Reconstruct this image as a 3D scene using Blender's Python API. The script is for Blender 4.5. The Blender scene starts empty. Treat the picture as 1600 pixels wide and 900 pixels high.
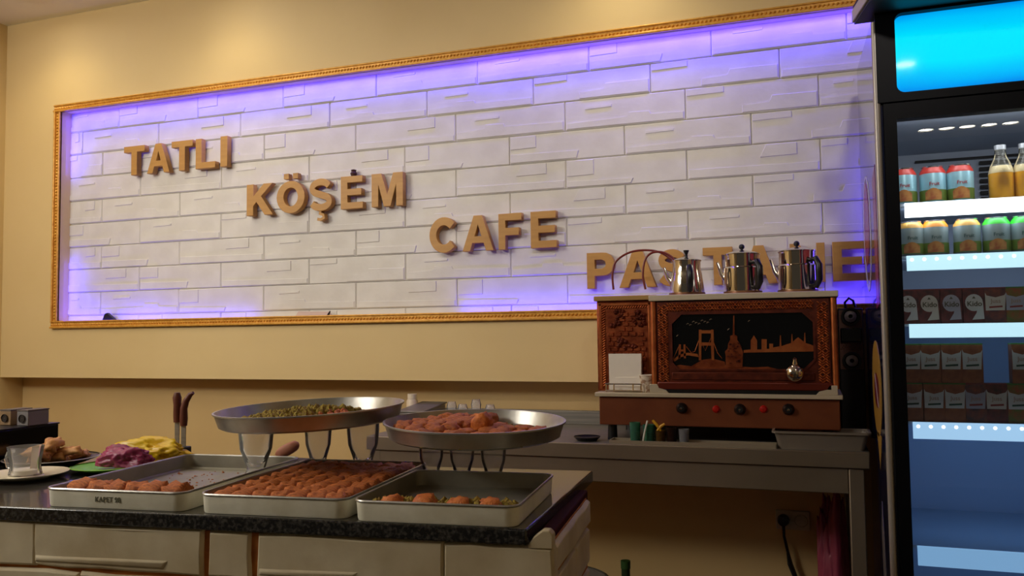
import bpy, bmesh, math, random
from mathutils import Vector, Matrix, noise
random.seed(7)
S = bpy.context.scene
COL = S.collection
PI = math.pi
H = 1.23                                   # eye height; heights below are given from eye level and lifted by H

# ------------------------------------------------------------------ camera
YAW, PITCH, ROLL, F = math.radians(19.7194), math.radians(3.1045), math.radians(-0.7092), 1310.0
fw = Vector((-math.sin(YAW)*math.cos(PITCH), math.cos(YAW)*math.cos(PITCH), math.sin(PITCH)))
rt = Vector((math.cos(YAW), math.sin(YAW), 0))
up = rt.cross(fw)
r2 = rt*math.cos(ROLL) + up*math.sin(ROLL)
u2 = -rt*math.sin(ROLL) + up*math.cos(ROLL)
cam = bpy.data.cameras.new('camera')
camo = bpy.data.objects.new('camera', cam); COL.objects.link(camo)
m = Matrix((r2, u2, -fw)).transposed().to_4x4(); m.translation = (0, 0, H)
camo.matrix_world = m
cam.sensor_width = 36; cam.lens = 36*F/1600; cam.clip_start = .02
S.camera = camo

# ------------------------------------------------------------------ world and main light
w = bpy.data.worlds.new('world'); S.world = w; w.use_nodes = True
bg = w.node_tree.nodes['Background']; bg.inputs[0].default_value = (1.0, .86, .68, 1); bg.inputs[1].default_value = .045
S.view_settings.view_transform = 'Standard'; S.view_settings.look = 'None'
S.view_settings.gamma = 1; S.view_settings.use_curve_mapping = False
S.view_settings.exposure = 0.0

def light(name, kind, loc, energy, color, rot=(0, 0, 0), **k):
    l = bpy.data.lights.new(name, kind); l.energy = energy; l.color = color
    for a, b in k.items(): setattr(l, a, b)
    o = bpy.data.objects.new(name, l); COL.objects.link(o); o.location = (loc[0], loc[1], loc[2]+H); o.rotation_euler = rot
    return o
def aim(o, tgt):
    d = Vector((tgt[0], tgt[1], tgt[2]+H)) - o.location
    o.rotation_euler = d.to_track_quat('-Z', 'Y').to_euler()
# added daylight from the upper left, its source unseen
wl = light('added_daylight', 'AREA', (-3.45, .1, 1.20), 50, (1.0, .95, .86), shape='RECTANGLE', size=1.7, size_y=.4)
aim(wl, (-2.0, 2.0, .3))
# ceiling lamps washing the back wall
for i, (x, e) in enumerate(((-3.19, 4.2), (-2.25, 3.6), (-.60, 5.2), (.9, 3))):
    o = light('ceiling_spot', 'SPOT', (x, 2.62, 1.44), e, (1.0, .84, .50), spot_size=math.radians(125), spot_blend=1.0, shadow_soft_size=.05)
    aim(o, (x, 2.80, .3))
# added spots, fixtures unseen, brightening the brick panel with its letters
for x, tx, e in ((-2.6, -2.85, 18), (-1.6, -1.9, 30), (-.6, -.9, 36), (.3, -.05, 35)):
    o = light('added_wall_spot', 'SPOT', (x, .55, 1.40), e, (1.0, .92, .86), spot_size=math.radians(45), spot_blend=1.0, shadow_soft_size=.06)
    aim(o, (tx, 2.95, .50))
# added overhead fill that lifts the left side of the room
o = light('added_ceiling_fill', 'AREA', (-2.5, 1.5, 1.42), 11, (1.0, .90, .74), shape='RECTANGLE', size=1.4, size_y=1.0)
# blue led strips hidden behind the gold frame of the niche
BL = (.055, .03, 1.0)
def led(x0, z0, x1, z1, e, y=2.918):
    L = math.hypot(x1-x0, z1-z0)
    o = light('led_strip_light', 'AREA', ((x0+x1)/2, y, (z0+z1)/2), e, BL, shape='RECTANGLE', size=L, size_y=.012)
    if abs(x1-x0) > abs(z1-z0):
        s = -1 if z0 > .5 else 1
        aim(o, ((x0+x1)/2, y+.03, (z0+z1)/2 + s*.05))
    else:
        s = 1 if x0 < -1 else -1
        d = Vector((s*.05, .03, 0)); q = d.to_track_quat('-Z', 'X')
        o.rotation_euler = q.to_euler()
    return o
LED = [(-3.2, 1.045, -1.2, 1.045, 3.6), (-1.2, 1.045, .25, 1.045, 4.4), (-3.235, .76, -3.235, 1.03, .4), (-3.235, .09, -3.235, .36, .4),
       (-3.2, .078, -2.7, .078, .7), (-2.7, .078, -2.2, .078, .25), (-1.25, .078, .25, .078, 1.8), (.262, .09, .262, .6, .9)]
for a in LED: led(*a)

# ------------------------------------------------------------------ helpers
def at(px, py, Y):
    """point of the photograph at depth plane Y (heights from eye level)"""
    d = r2*((px-800)/F) - u2*((py-450)/F) + fw
    return d*(Y/d.y)
def lin(c):
    out = []
    for v in c[:3]:
        v = v/255; out.append(v/12.92 if v <= .04045 else ((v+.055)/1.055)**2.4)
    return (*out, 1)
MATS = {}
def M(name, rgb, rough=.6, metal=0, rgb2=None, scale=20, detail=4, bump=0, bscale=None, emit=0, emitc=None, spec=None, wave=None, coords='Object', stretch=None, lo=.35, hi=.65, coat=0, sss=0):
    if name in MATS: return MATS[name]
    mt = bpy.data.materials.new(name); mt.use_nodes = True; nt = mt.node_tree; b = nt.nodes['Principled BSDF']
    b.inputs['Base Color'].default_value = lin(rgb); b.inputs['Roughness'].default_value = rough; b.inputs['Metallic'].default_value = metal
    if spec is not None: b.inputs['Specular IOR Level'].default_value = spec
    if coat: b.inputs['Coat Weight'].default_value = coat
    if rgb2 is not None or bump:
        tc = nt.nodes.new('ShaderNodeTexCoord'); src = tc.outputs[coords]
        if stretch:
            mp = nt.nodes.new('ShaderNodeMapping'); mp.inputs['Scale'].default_value = stretch
            nt.links.new(src, mp.inputs[0]); src = mp.outputs[0]
        if rgb2 is not None:
            n = nt.nodes.new('ShaderNodeTexNoise'); n.inputs['Scale'].default_value = scale; n.inputs['Detail'].default_value = detail
            nt.links.new(src, n.inputs['Vector'])
            cr = nt.nodes.new('ShaderNodeValToRGB'); cr.color_ramp.elements[0].position = lo; cr.color_ramp.elements[1].position = hi
            cr.color_ramp.elements[0].color = lin(rgb); cr.color_ramp.elements[1].color = lin(rgb2)
            nt.links.new(n.outputs['Fac'], cr.inputs[0]); nt.links.new(cr.outputs[0], b.inputs['Base Color'])
        if bump:
            if wave:
                n = nt.nodes.new('ShaderNodeTexWave'); n.inputs['Scale'].default_value = wave; n.inputs['Distortion'].default_value = 4; n.inputs['Detail'].default_value = 3
                n.bands_direction = 'DIAGONAL'; out = n.outputs['Fac']
            else:
                n = nt.nodes.new('ShaderNodeTexNoise'); n.inputs['Scale'].default_value = bscale or scale; n.inputs['Detail'].default_value = 5; out = n.outputs['Fac']
            nt.links.new(src, n.inputs['Vector'])
            bp_ = nt.nodes.new('ShaderNodeBump'); bp_.inputs['Strength'].default_value = bump; bp_.inputs['Distance'].default_value = .002
            nt.links.new(out, bp_.inputs['Height']); nt.links.new(bp_.outputs[0], b.inputs['Normal'])
    if emit:
        b.inputs['Emission Color'].default_value = lin(emitc or rgb); b.inputs['Emission Strength'].default_value = emit
    MATS[name] = mt; return mt
def glass(name, tint=(255, 255, 255), rough=.02, body=.16, ior=1.22):
    if name in MATS: return MATS[name]
    mt = bpy.data.materials.new(name); mt.use_nodes = True; nt = mt.node_tree; nt.nodes.clear()
    out = nt.nodes.new('ShaderNodeOutputMaterial'); tr = nt.nodes.new('ShaderNodeBsdfTransparent'); gl = nt.nodes.new('ShaderNodeBsdfGlossy')
    df = nt.nodes.new('ShaderNodeBsdfDiffuse'); fr = nt.nodes.new('ShaderNodeFresnel'); m1 = nt.nodes.new('ShaderNodeMixShader'); m2 = nt.nodes.new('ShaderNodeMixShader')
    tr.inputs[0].default_value = lin(tint); gl.inputs[0].default_value = (1, 1, 1, 1); gl.inputs['Roughness'].default_value = rough
    df.inputs[0].default_value = lin(tint); fr.inputs[0].default_value = ior; m1.inputs[0].default_value = body
    nt.links.new(tr.outputs[0], m1.inputs[1]); nt.links.new(df.outputs[0], m1.inputs[2])
    nt.links.new(fr.outputs[0], m2.inputs[0]); nt.links.new(m1.outputs[0], m2.inputs[1]); nt.links.new(gl.outputs[0], m2.inputs[2])
    nt.links.new(m2.outputs[0], out.inputs[0]); MATS[name] = mt; return mt

class MB:
    def __init__(s): s.v = []; s.f = []
    def add(s, vs, fs):
        o = len(s.v); s.v += [tuple(p) for p in vs]; s.f += [tuple(i+o for i in f) for f in fs]; return s
    def box(s, x0, x1, y0, y1, z0, z1):
        return s.add([(x0,y0,z0),(x1,y0,z0),(x1,y1,z0),(x0,y1,z0),(x0,y0,z1),(x1,y0,z1),(x1,y1,z1),(x0,y1,z1)],
                     [(0,3,2,1),(4,5,6,7),(0,1,5,4),(1,2,6,5),(2,3,7,6),(3,0,4,7)])
    def loft(s, loops, cap0=True, cap1=True, closed=True):
        n = len(loops[0]); vs = [p for l in loops for p in l]; fs = []
        for k in range(len(loops)-1):
            for i in range(n if closed else n-1):
                j = (i+1) % n; fs.append((k*n+i, k*n+j, (k+1)*n+j, (k+1)*n+i))
        if cap0: fs.append(tuple(reversed(range(n))))
        if cap1: fs.append(tuple(range((len(loops)-1)*n, len(loops)*n)))
        return s.add(vs, fs)
    def lathe(s, prof, n=32, c=(0, 0, 0), axis='z', cap0=False, cap1=False):
        loops = []
        for r, z in prof:
            l = []
            for i in range(n):
                a = 2*PI*i/n; x, y = r*math.cos(a), r*math.sin(a)
                l.append((c[0]+x, c[1]+y, c[2]+z) if axis == 'z' else ((c[0]+x, c[1]-z, c[2]+y) if axis == 'y' else (c[0]+z, c[1]+x, c[2]+y)))
            loops.append(l)
        return s.loft(loops, cap0, cap1)
    def tube(s, pts, r, n=8, cap=True):
        pts = [Vector(p) for p in pts]; loops = []
        rr = r if isinstance(r, (list, tuple)) else [r]*len(pts)
        ref = Vector((0, 0, 1))
        d0 = (pts[1]-pts[0]).normalized()
        if abs(d0.dot(ref)) > .9: ref = Vector((1, 0, 0))
        for i, p in enumerate(pts):
            d = (pts[min(i+1, len(pts)-1)]-pts[max(i-1, 0)]).normalized()
            a = d.cross(ref).normalized(); b = a.cross(d)
            ref = b if abs(d.dot(b)) < .9 else ref
            loops.append([p + (a*math.cos(2*PI*k/n)+b*math.sin(2*PI*k/n))*rr[i] for k in range(n)])
            ref = -d.cross(a)*-1 if False else b
        return s.loft(loops, cap, cap)
    def prism(s, poly, y0, y1):            # polygon in x,z extruded along y
        a = [(x, y0, z) for x, z in poly]; b = [(x, y1, z) for x, z in poly]
        return s.loft([a, b])
    def prismz(s, poly, z0, z1):
        return s.loft([[(x, y, z0) for x, y in poly], [(x, y, z1) for x, y in poly]])
    def mesh(s, name):
        me = bpy.data.meshes.new(name); me.from_pydata(s.v, [], s.f); me.validate()
        bm = bmesh.new(); bm.from_mesh(me); bmesh.ops.recalc_face_normals(bm, faces=bm.faces); bm.to_mesh(me); bm.free()
        return me
def finish(me, mat, smooth):
    me.materials.clear(); me.materials.append(mat)
    if smooth:
        me.polygons.foreach_set('use_smooth', [True]*len(me.polygons))
        if smooth != 'soft': me.set_sharp_from_angle(angle=math.radians(40))
def obj(name, mb, mat, parent=None, loc=(0, 0, 0), rot=(0, 0, 0), smooth=True, bevel=0, label=None, kind=None):
    me = mb.mesh(name) if isinstance(mb, MB) else mb
    finish(me, mat, smooth)
    o = bpy.data.objects.new(name, me); COL.objects.link(o)
    if parent: o.parent = parent; o.location = loc
    else: o.location = (loc[0], loc[1], loc[2]+H)
    o.rotation_euler = rot
    if bevel:
        b = o.modifiers.new('bevel', 'BEVEL'); b.width = bevel; b.segments = 2; b.limit_method = 'ANGLE'
    if label: o['label'] = label
    if kind: o['kind'] = kind
    return o
def tag(o, label, cat, group=None, kind=None):
    o['label'] = label; o['category'] = cat
    if group: o['group'] = group
    if kind: o['kind'] = kind
    return o
def thing(name, label, cat, loc=(0, 0, 0), rotz=0, group=None, rot=None):
    o = bpy.data.objects.new(name, None); COL.objects.link(o); o.empty_display_size = .05
    o.location = (loc[0], loc[1], loc[2]+H); o.rotation_euler = rot or (0, 0, rotz)
    return tag(o, label, cat, group)
def struct(name, mb, mat, smooth=False, bevel=0):
    o = obj(name, mb, mat, smooth=smooth, bevel=bevel); o['kind'] = 'structure'; return o
def dup(o, loc, rotz=0, label=None, parent=None):
    r = o.copy(); COL.objects.link(r); r.location = (loc[0], loc[1], loc[2]+(0 if parent else H)); r.rotation_euler = (0, 0, rotz)
    if parent: r.parent = parent
    if label: r['label'] = label
    for c in list(o.children):
        d = c.copy(); COL.objects.link(d); d.parent = r
        for e in list(c.children):
            g = e.copy(); COL.objects.link(g); g.parent = d
    return r
def flat(polys, ext, bev=0):
    """closed polylines (first outer, others holes) -> extruded mesh in the xz plane, centred on y=0"""
    cu = bpy.data.curves.new('shape', 'CURVE'); cu.dimensions = '2D'; cu.fill_mode = 'BOTH'; cu.extrude = ext/2-bev; cu.bevel_depth = bev
    for p in polys:
        sp = cu.splines.new('POLY'); sp.points.add(len(p)-1); sp.use_cyclic_u = True
        for i, (x, z) in enumerate(p): sp.points[i].co = (x, z, 0, 1)
    o = bpy.data.objects.new('shape', cu); COL.objects.link(o); bpy.context.view_layer.update()
    dg = bpy.context.evaluated_depsgraph_get(); me = bpy.data.meshes.new_from_object(o.evaluated_get(dg))
    bpy.data.objects.remove(o); me.transform(Matrix.Rotation(PI/2, 4, 'X')); return me
def text(body, size, ext=.0004):
    cu = bpy.data.curves.new('text', 'FONT'); cu.body = body; cu.size = size; cu.extrude = ext; cu.align_x = 'CENTER'; cu.offset = size*.015
    o = bpy.data.objects.new('text', cu); COL.objects.link(o); bpy.context.view_layer.update()
    dg = bpy.context.evaluated_depsgraph_get(); me = bpy.data.meshes.new_from_object(o.evaluated_get(dg))
    bpy.data.objects.remove(o); me.transform(Matrix.Rotation(PI/2, 4, 'X')); return me
def rrect(x0, x1, y0, y1, r, n=5):
    p = []
    for cx, cy, a0 in ((x1-r, y1-r, 0), (x0+r, y1-r, 90), (x0+r, y0+r, 180), (x1-r, y0+r, 270)):
        for k in range(n+1):
            a = math.radians(a0+90*k/n); p.append((cx+r*math.cos(a), cy+r*math.sin(a)))
    return p
def ell(cx, cy, rx, ry, n=28): return [(cx+rx*math.cos(2*PI*i/n), cy+ry*math.sin(2*PI*i/n)) for i in range(n)]
def lumps(name, sx, sy, sz, seed, amp=.25, freq=2.2, sub=3, flatten=True):
    bm = bmesh.new(); bmesh.ops.create_icosphere(bm, subdivisions=sub, radius=1)
    for v in bm.verts:
        p = v.co.copy()
        k = 1 + amp*noise.noise(p*freq+Vector((seed*7.3, seed*1.7, 0))) + amp*.5*noise.noise(p*freq*2.7+Vector((0, seed*3.1, 5)))
        q = p*k
        e = .75                                    # squarer than a ball
        q = Vector((math.copysign(abs(q.x)**e, q.x), math.copysign(abs(q.y)**e, q.y), q.z))
        if flatten and q.z < -.55: q.z = -.55
        v.co = Vector((q.x*sx, q.y*sy, (q.z+.55)*sz if flatten else q.z*sz))
    me = bpy.data.meshes.new(name); bm.to_mesh(me); bm.free(); return me

# ------------------------------------------------------------------ materials
wall_m = M('cream_paint', (227, 200, 144), .6, rgb2=(221, 193, 136), scale=1.5, bump=.08, bscale=180)
lower_m = M('ochre_paint', (220, 188, 130), .6, rgb2=(214, 181, 122), scale=2)
white_m = M('ceiling_white', (246, 240, 222), .7, rgb2=(240, 234, 214), scale=2)
brick_m = M('white_foam_brick', (226, 222, 216), .55, rgb2=(216, 211, 204), scale=9, bump=.25, bscale=60)
gold_m = M('gold_moulding', (226, 170, 74), .35, .25, rgb2=(206, 146, 54), scale=60, bump=.3, bscale=250)
wood_m = M('letter_wood', (196, 146, 74), .5, rgb2=(182, 132, 64), scale=6, stretch=(1, 1, 9))
steel_m = M('brushed_steel', (156, 150, 140), .42, .6, rgb2=(132, 128, 122), scale=4, stretch=(1, 1, 30))
steeld_m = M('dull_steel_front', (140, 126, 108), .45, .6, rgb2=(128, 114, 96), scale=3)
alu_m = M('aluminium_tray', (196, 192, 184), .36, .8, rgb2=(168, 164, 155), scale=14, bump=.15, bscale=70)
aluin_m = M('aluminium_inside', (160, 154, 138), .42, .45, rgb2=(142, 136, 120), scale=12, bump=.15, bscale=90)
aluw_m = M('aluminium_worn', (250, 246, 226), .5, .0, rgb2=(232, 226, 202), scale=20, bump=.15, bscale=90)
chrome_m = M('chrome', (215, 205, 190), .09, 1)
black_m = M('black_plastic', (16, 15, 16), .35)
blackg_m = M('black_gloss', (8, 8, 9), .12)
copper_m = M('copper', (176, 92, 52), .34, .75, rgb2=(128, 58, 32), scale=30, bump=.35, bscale=120)
copperb_m = M('copper_bright', (206, 120, 66), .3, .7, rgb2=(176, 90, 48), scale=20)
copperd_m = M('copper_dark', (112, 48, 28), .42, .6, rgb2=(84, 34, 20), scale=40, bump=.3, bscale=140)
base_m = M('stove_base_brown', (124, 66, 34), .45, .35, rgb2=(112, 56, 28), scale=10)
beige_m = M('stove_edge_beige', (190, 176, 150), .5, .2)
granite_m = M('granite', (34, 33, 32), .16, rgb2=(88, 84, 78), scale=170, detail=5, lo=.45, hi=.75, coat=.3)
stone_m = M('cream_stone', (214, 200, 168), .7, rgb2=(192, 174, 138), scale=9, bump=.8, bscale=25)
stonec_m = M('cream_stone_yellowed', (216, 190, 138), .7, rgb2=(200, 168, 112), scale=9, bump=.8, bscale=25)
grout_m = M('orange_grout', (188, 112, 44), .9, rgb2=(150, 84, 32), scale=30)
trim_m = M('burgundy_trim', (62, 16, 20), .8, spec=.1)
kad_m = M('shredded_pastry', (220, 122, 44), .6, rgb2=(166, 82, 22), scale=140, stretch=(1, 3, 1), bump=1.0, bscale=420)
kad2_m = M('pastry_golden', (222, 126, 48), .55, rgb2=(182, 88, 24), scale=110, bump=.8, bscale=300)
pist_m = M('pistachio_crumbs', (160, 142, 44), .8, rgb2=(126, 92, 26), scale=240, bump=1, bscale=300)
glass_m = glass('clear_glass'); 
pane_m = glass('door_pane', (255, 255, 255), .0, .0, 1.45)

# ------------------------------------------------------------------ setting
NX0, NX1, NZ0, NZ1 = -3.24, .275, .075, 1.05          # niche opening
YW, YB, YL, ZC, ZF = 2.90, 2.957, 3.02, 1.50, -H
XL, XR, YR = -3.59, 1.75, -3.0
b = MB(); b.box(XL-.1, XR+.1, YR, 3.2, ZF-.08, ZF); struct('floor', b, M('floor_tile', (70, 58, 46), .35, rgb2=(60, 50, 40), scale=3))
b = MB(); b.box(XL-.1, XR+.1, YR, 3.2, ZC, ZC+.08); struct('ceiling', b, white_m)
b = MB(); b.box(XL-.1, XL, YR, 3.2, ZF, ZC); struct('wall_left', b, wall_m)
b = MB(); b.box(XR, XR+.1, YR, 3.2, ZF, ZC); struct('wall_right', b, wall_m)
b = MB(); b.box(XL, XR, YL, 3.15, ZF, -.172); struct('wall_back', b, lower_m)
b = MB(); b.box(XL, NX0, YW, 3.15, -.175, ZC); b.box(NX1, XR, YW, 3.15, -.175, ZC); b.box(NX0, NX1, YW, 3.15, -.175, NZ0); b.box(NX0, NX1, YW, 3.15, NZ1, ZC)
b.box(NX0, NX1, YB+.02, 3.15, NZ0, NZ1)
upper = struct('wall_upper_back', b, wall_m)
# added window with a glowing pane, out of view, behind the daylight lamp
b = MB(); b.box(XL+.001, XL+.03, -.85, 1.05, .98, 1.02); b.box(XL+.001, XL+.03, -.85, 1.05, 1.42, 1.46)
for y in (-.85, .08, 1.01): b.box(XL+.001, XL+.03, y, y+.04, 1.02, 1.42)
wn = struct('added_window_1', b, M('added_window_frame', (214, 208, 196), .5))
b = MB(); b.box(XL+.002, XL+.008, -.81, 1.01, 1.02, 1.42); obj('pane', b, M('added_window_glow', (230, 236, 240), .2, emit=2.0), wn)
# panel of white foam bricks, each brick a piece of the wall
def brick_mesh(i):
    rnd = random.Random(100+i); L, h, g = .4415, .107, .0012
    b = MB(); x0, x1, z0, z1 = g/2, L-g/2, g/2, h-g/2; yb, yf = .02, .0045
    c = .0035
    b.loft([[(x0,yb,z0),(x1,yb,z0),(x1,yb,z1),(x0,yb,z1)], [(x0,yf+c,z0),(x1,yf+c,z0),(x1,yf+c,z1),(x0,yf+c,z1)], [(x0+c,yf,z0+c),(x1-c,yf,z0+c),(x1-c,yf,z1-c),(x0+c,yf,z1-c)]], cap0=False)
    def slab(poly, d):
        cx = sum(p[0] for p in poly)/len(poly); cz = sum(p[1] for p in poly)/len(poly)
        o = [(x, yf+.001, z) for x, z in poly]; t = [(cx+(x-cx)*.975, yf-d, cz+(z-cz)*.90) for x, z in poly]
        b.loft([o, t], cap0=False)
    xa, xb, za, zb = x0+c, x1-c, z0+c, z1-c; u = rnd.uniform
    s1 = u(.35, .7)*L; h1 = u(.22, .36)*h; k = i % 5
    if k in (0, 3):
        slab([(xa, za), (xb, za), (xb, h1), (s1+.03, h1+.003), (s1+.024, h1+.016), (s1-.05, h1+.018), (s1-.056, h1+.002), (xa, h1-.004)], .0032)
        q = u(.08, .2)*L; slab([(q, h*.66), (q+.10, h*.68), (q+.10, h*.76), (q, h*.75)], .0028)
    elif k == 1:
        slab([(xa, h1+.016), (L*.24, h1+.018), (L*.24, zb), (xa, zb)], .003)
        slab([(xa, za), (s1, za), (s1+.008, h1-.004), (xa, h1)], .0034)
    elif k == 2:
        slab([(s1, za), (xb, za), (xb, h*.5), (s1+.10, h*.52), (s1+.09, h1), (s1, h1-.003)], .0032)
        slab([(xa, h*.74), (L*.30, h*.76), (L*.30, zb), (xa, zb)], .0028)
    else:
        slab([(xa, za), (xb, za), (xb, h1-.005), (xa, h1)], .003)
        q = u(.45, .6)*L; slab([(q, h*.55), (q+.12, h*.57), (q+.12, zb), (q+.02, zb)], .003)
    me = b.mesh('brick'); finish(me, brick_m, False); return me
BM = [brick_mesh(i) for i in range(10)]
rows = [1.065, .96, .855, .745, .637, .530, .422, .318, .212, .106, .0]
panel_x0, panel_x1 = -3.262, .32
for ri in range(10):
    zt, zb = rows[ri], rows[ri+1]
    off = .134 if ri == 0 else (-.082 if ri == 1 else (.04 if ri % 2 == 0 else -.18))
    x = off - .4415*9
    while x < panel_x1:
        a, e = max(x, panel_x0), min(x+.4415, panel_x1)
        if e-a > .02:
            o = bpy.data.objects.new('brick', BM[random.randrange(10)]); COL.objects.link(o); o.parent = upper
            o.location = (a, YB-.0045, zb+H*0); o.scale = ((e-a)/.4415, 1, (zt-zb)/.107)
            o.location.y += random.uniform(-.001, .001)
        x += .4415
# gilt rope moulding round the niche
def mould(name, x0, z0, x1, z1):
    b = MB(); hor = abs(x1-x0) > abs(z1-z0); L = math.hypot(x1-x0, z1-z0); W = .034
    for a0, a1, d in ((-W/2, W/2, .010), (-W/2, -W/2+.009, .018), (W/2-.007, W/2, .015)):
        if hor: b.box(x0, x1, YW-d, YW+.001, z0+a0, z0+a1)
        else: b.box(x0+a0, x0+a1, YW-d, YW+.001, z0, z1)
    struct(name, b, gold_m, bevel=.0025)
    # rope bead: a row of small slanted beads
    r = MB(); n = int(L/.014)
    for i in range(n):
        t = (i+.5)/n; x = x0+(x1-x0)*t; z = z0+(z1-z0)*t; s = .0062
        q = [(-1, 0), (0, -1), (1, 0), (0, 1)]
        if hor: base = [(x+u*s*1.25+v*s*.4, YW-.010, z+v*s) for u, v in q]; tip = (x, YW-.016, z)
        else: base = [(x+v*s, YW-.010, z+u*s*1.25+v*s*.4) for u, v in q]; tip = (x, YW-.016, z)
        r.add(base+[tip], [(0, 1, 4), (1, 2, 4), (2, 3, 4), (3, 0, 4)])
    struct(name+'_rope', r, gold_m)
    bpy.data.objects[name+'_rope'].name = name.replace('trim', 'trim_rope')
Wf = .034
mould('trim_top', NX0-Wf, NZ1+.012, NX1+Wf, NZ1+.012); mould('trim_bottom', NX0-Wf, NZ0-.010, NX1+Wf, NZ0-.010)
mould('trim_left', NX0-.012, NZ0, NX0-.012, NZ1); mould('trim_right', NX1+.012, NZ0, NX1+.012, NZ1)
# ceiling downlights; five of them in a row behind the viewer show in the fridge door
spot_m = M('lamp_disc', (255, 246, 230), emit=24); ring_m = M('lamp_ring', (200, 198, 192), .4)
dl = thing('downlight', 'small round ceiling downlight above the left end of the back wall', 'ceiling lamp', (-3.19, 2.62, ZC), group='ceiling downlights')
b = MB(); b.lathe([(.056, -.001), (.070, -.001), (.070, -.008), (.056, -.012)], 24); obj('ring', b, ring_m, dl)
b = MB(); b.lathe([(.001, -.004), (.056, -.004)], 24, cap0=True); obj('lamp_disc', b, spot_m, dl)
for (x, y, lb) in ((-2.25, 2.62, 'small round ceiling downlight above the first two words'), (-.60, 2.62, 'small round ceiling downlight above the word PASTANE'), (.9, 2.62, 'small round ceiling downlight above the fridge'),
          (.532, -.807, 'round ceiling lamp mirrored in the blue fridge header'), (.841, -2.6, 'mirrored ceiling spot, leftmost of five in the fridge door'), (.982, -2.6, 'mirrored ceiling spot with dark housing, second of five in the fridge door'),
          (1.119, -2.6, 'mirrored ceiling spot, middle of five in the fridge door'), (1.261, -2.6, 'mirrored ceiling spot, fourth of five in the fridge door'), (1.399, -2.6, 'mirrored ceiling spot with dark housing, rightmost of five in the fridge door')):
    dup(dl, (x, y, ZC), label=lb)

# ------------------------------------------------------------------ letters on the brick panel
def stroke(pts, w, cap=0):
    l, r = [], []
    for i, p in enumerate(pts):
        a = pts[max(i-1, 0)]; c = pts[min(i+1, len(pts)-1)]; dx, dz = c[0]-a[0], c[1]-a[1]; n = math.hypot(dx, dz) or 1
        l.append((p[0]-dz/n*w/2, p[1]+dx/n*w/2)); r.append((p[0]+dz/n*w/2, p[1]-dx/n*w/2))
    return l+r[::-1]
s = .21
def arc(cx, cz, rx, rz, a0, a1, n=18): return [(cx+rx*math.cos(math.radians(a0+(a1-a0)*i/n)), cz+rz*math.sin(math.radians(a0+(a1-a0)*i/n))) for i in range(n+1)]
scurve = arc(.5, .715, .365, .19, 18, 235, 16) + arc(.5, .285, .385, .19, 58, -162, 16)
def glyph(c):
    if c == 'T': return [[(0, 1), (1, 1), (1, 1-s*.9), (.63, 1-s*.9), (.63, 0), (.37, 0), (.37, 1-s*.9), (0, 1-s*.9)]]
    if c == 'A': return [[(0, 0), (.37, 1), (.63, 1), (1, 0), (.77, 0), (.69, .23), (.31, .23), (.23, 0)], [(.37, .4), (.63, .4), (.5, .78)]]
    if c == 'L': return [[(0, 0), (1, 0), (1, s*.9), (.28, s*.9), (.28, 1), (0, 1)]]
    if c == 'I': return [[(0, 0), (1, 0), (1, 1), (0, 1)]]
    if c == 'K': return [[(0, 0), (.24, 0), (.24, .3), (.37, .44), (.7, 0), (1, 0), (.54, .61), (.97, 1), (.66, 1), (.24, .59), (.24, 1), (0, 1)]]
    if c == 'O': return [ell(.5, .5, .5, .51), ell(.5, .5, .27, .31)]
    if c == 'S': return [stroke(scurve, .2)]
    if c == 'E': return [[(0, 0), (1, 0), (1, .18), (.28, .18), (.28, .42), (.93, .42), (.93, .6), (.28, .6), (.28, .82), (.98, .82), (.98, 1), (0, 1)]]
    if c == 'F': return [[(0, 0), (.28, 0), (.28, .4), (.88, .4), (.88, .59), (.28, .59), (.28, .82), (1, .82), (1, 1), (0, 1)]]
    if c == 'M': return [[(0, 0), (.2, 0), (.2, .75), (.4, 0), (.6, 0), (.8, .75), (.8, 0), (1, 0), (1, 1), (.7, 1), (.5, .32), (.3, 1), (0, 1)]]
    if c == 'N': return [[(0, 0), (.22, 0), (.22, .66), (.75, 0), (1, 0), (1, 1), (.78, 1), (.78, .34), (.25, 1), (0, 1)]]
    if c == 'C': return [stroke(arc(.5, .5, .385, .4, 42, 318, 26), .22)]
    if c == 'P': return [[(0, 0), (.27, 0), (.27, .36), (.55, .36)] + arc(.62, .68, .38, .32, -75, 75, 12) + [(.55, 1), (0, 1)], [(.27, .54), (.27, .82), (.55, .82), (.68, .77), (.72, .68), (.68, .59), (.55, .54)]]
LET = [('TATLI', 'TATLI', [(-2.889,-2.775),(-2.757,-2.637),(-2.623,-2.512),(-2.493,-2.393),(-2.363,-2.330)], .728, .856),
       ('KOSEM', 'KÖŞEM', [(-2.227,-2.100),(-2.078,-1.945),(-1.923,-1.815),(-1.773,-1.675),(-1.633,-1.497)], .508, .637),
       ('CAFE', 'CAFE', [(-1.382,-1.263),(-1.243,-1.120),(-1.097,-1.008),(-.970,-.873)], .314, .446),
       ('PASTANE', 'PASTANE', [(-.759,-.662),(-.641,-.513),(-.505,-.408),(-.349,-.253),(-.224,-.108),(-.065,.041),(.067,.160)], .158, .284)]
ords = ['first', 'second', 'third', 'fourth', 'fifth', 'sixth', 'last']
YF = 2.921
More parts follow.
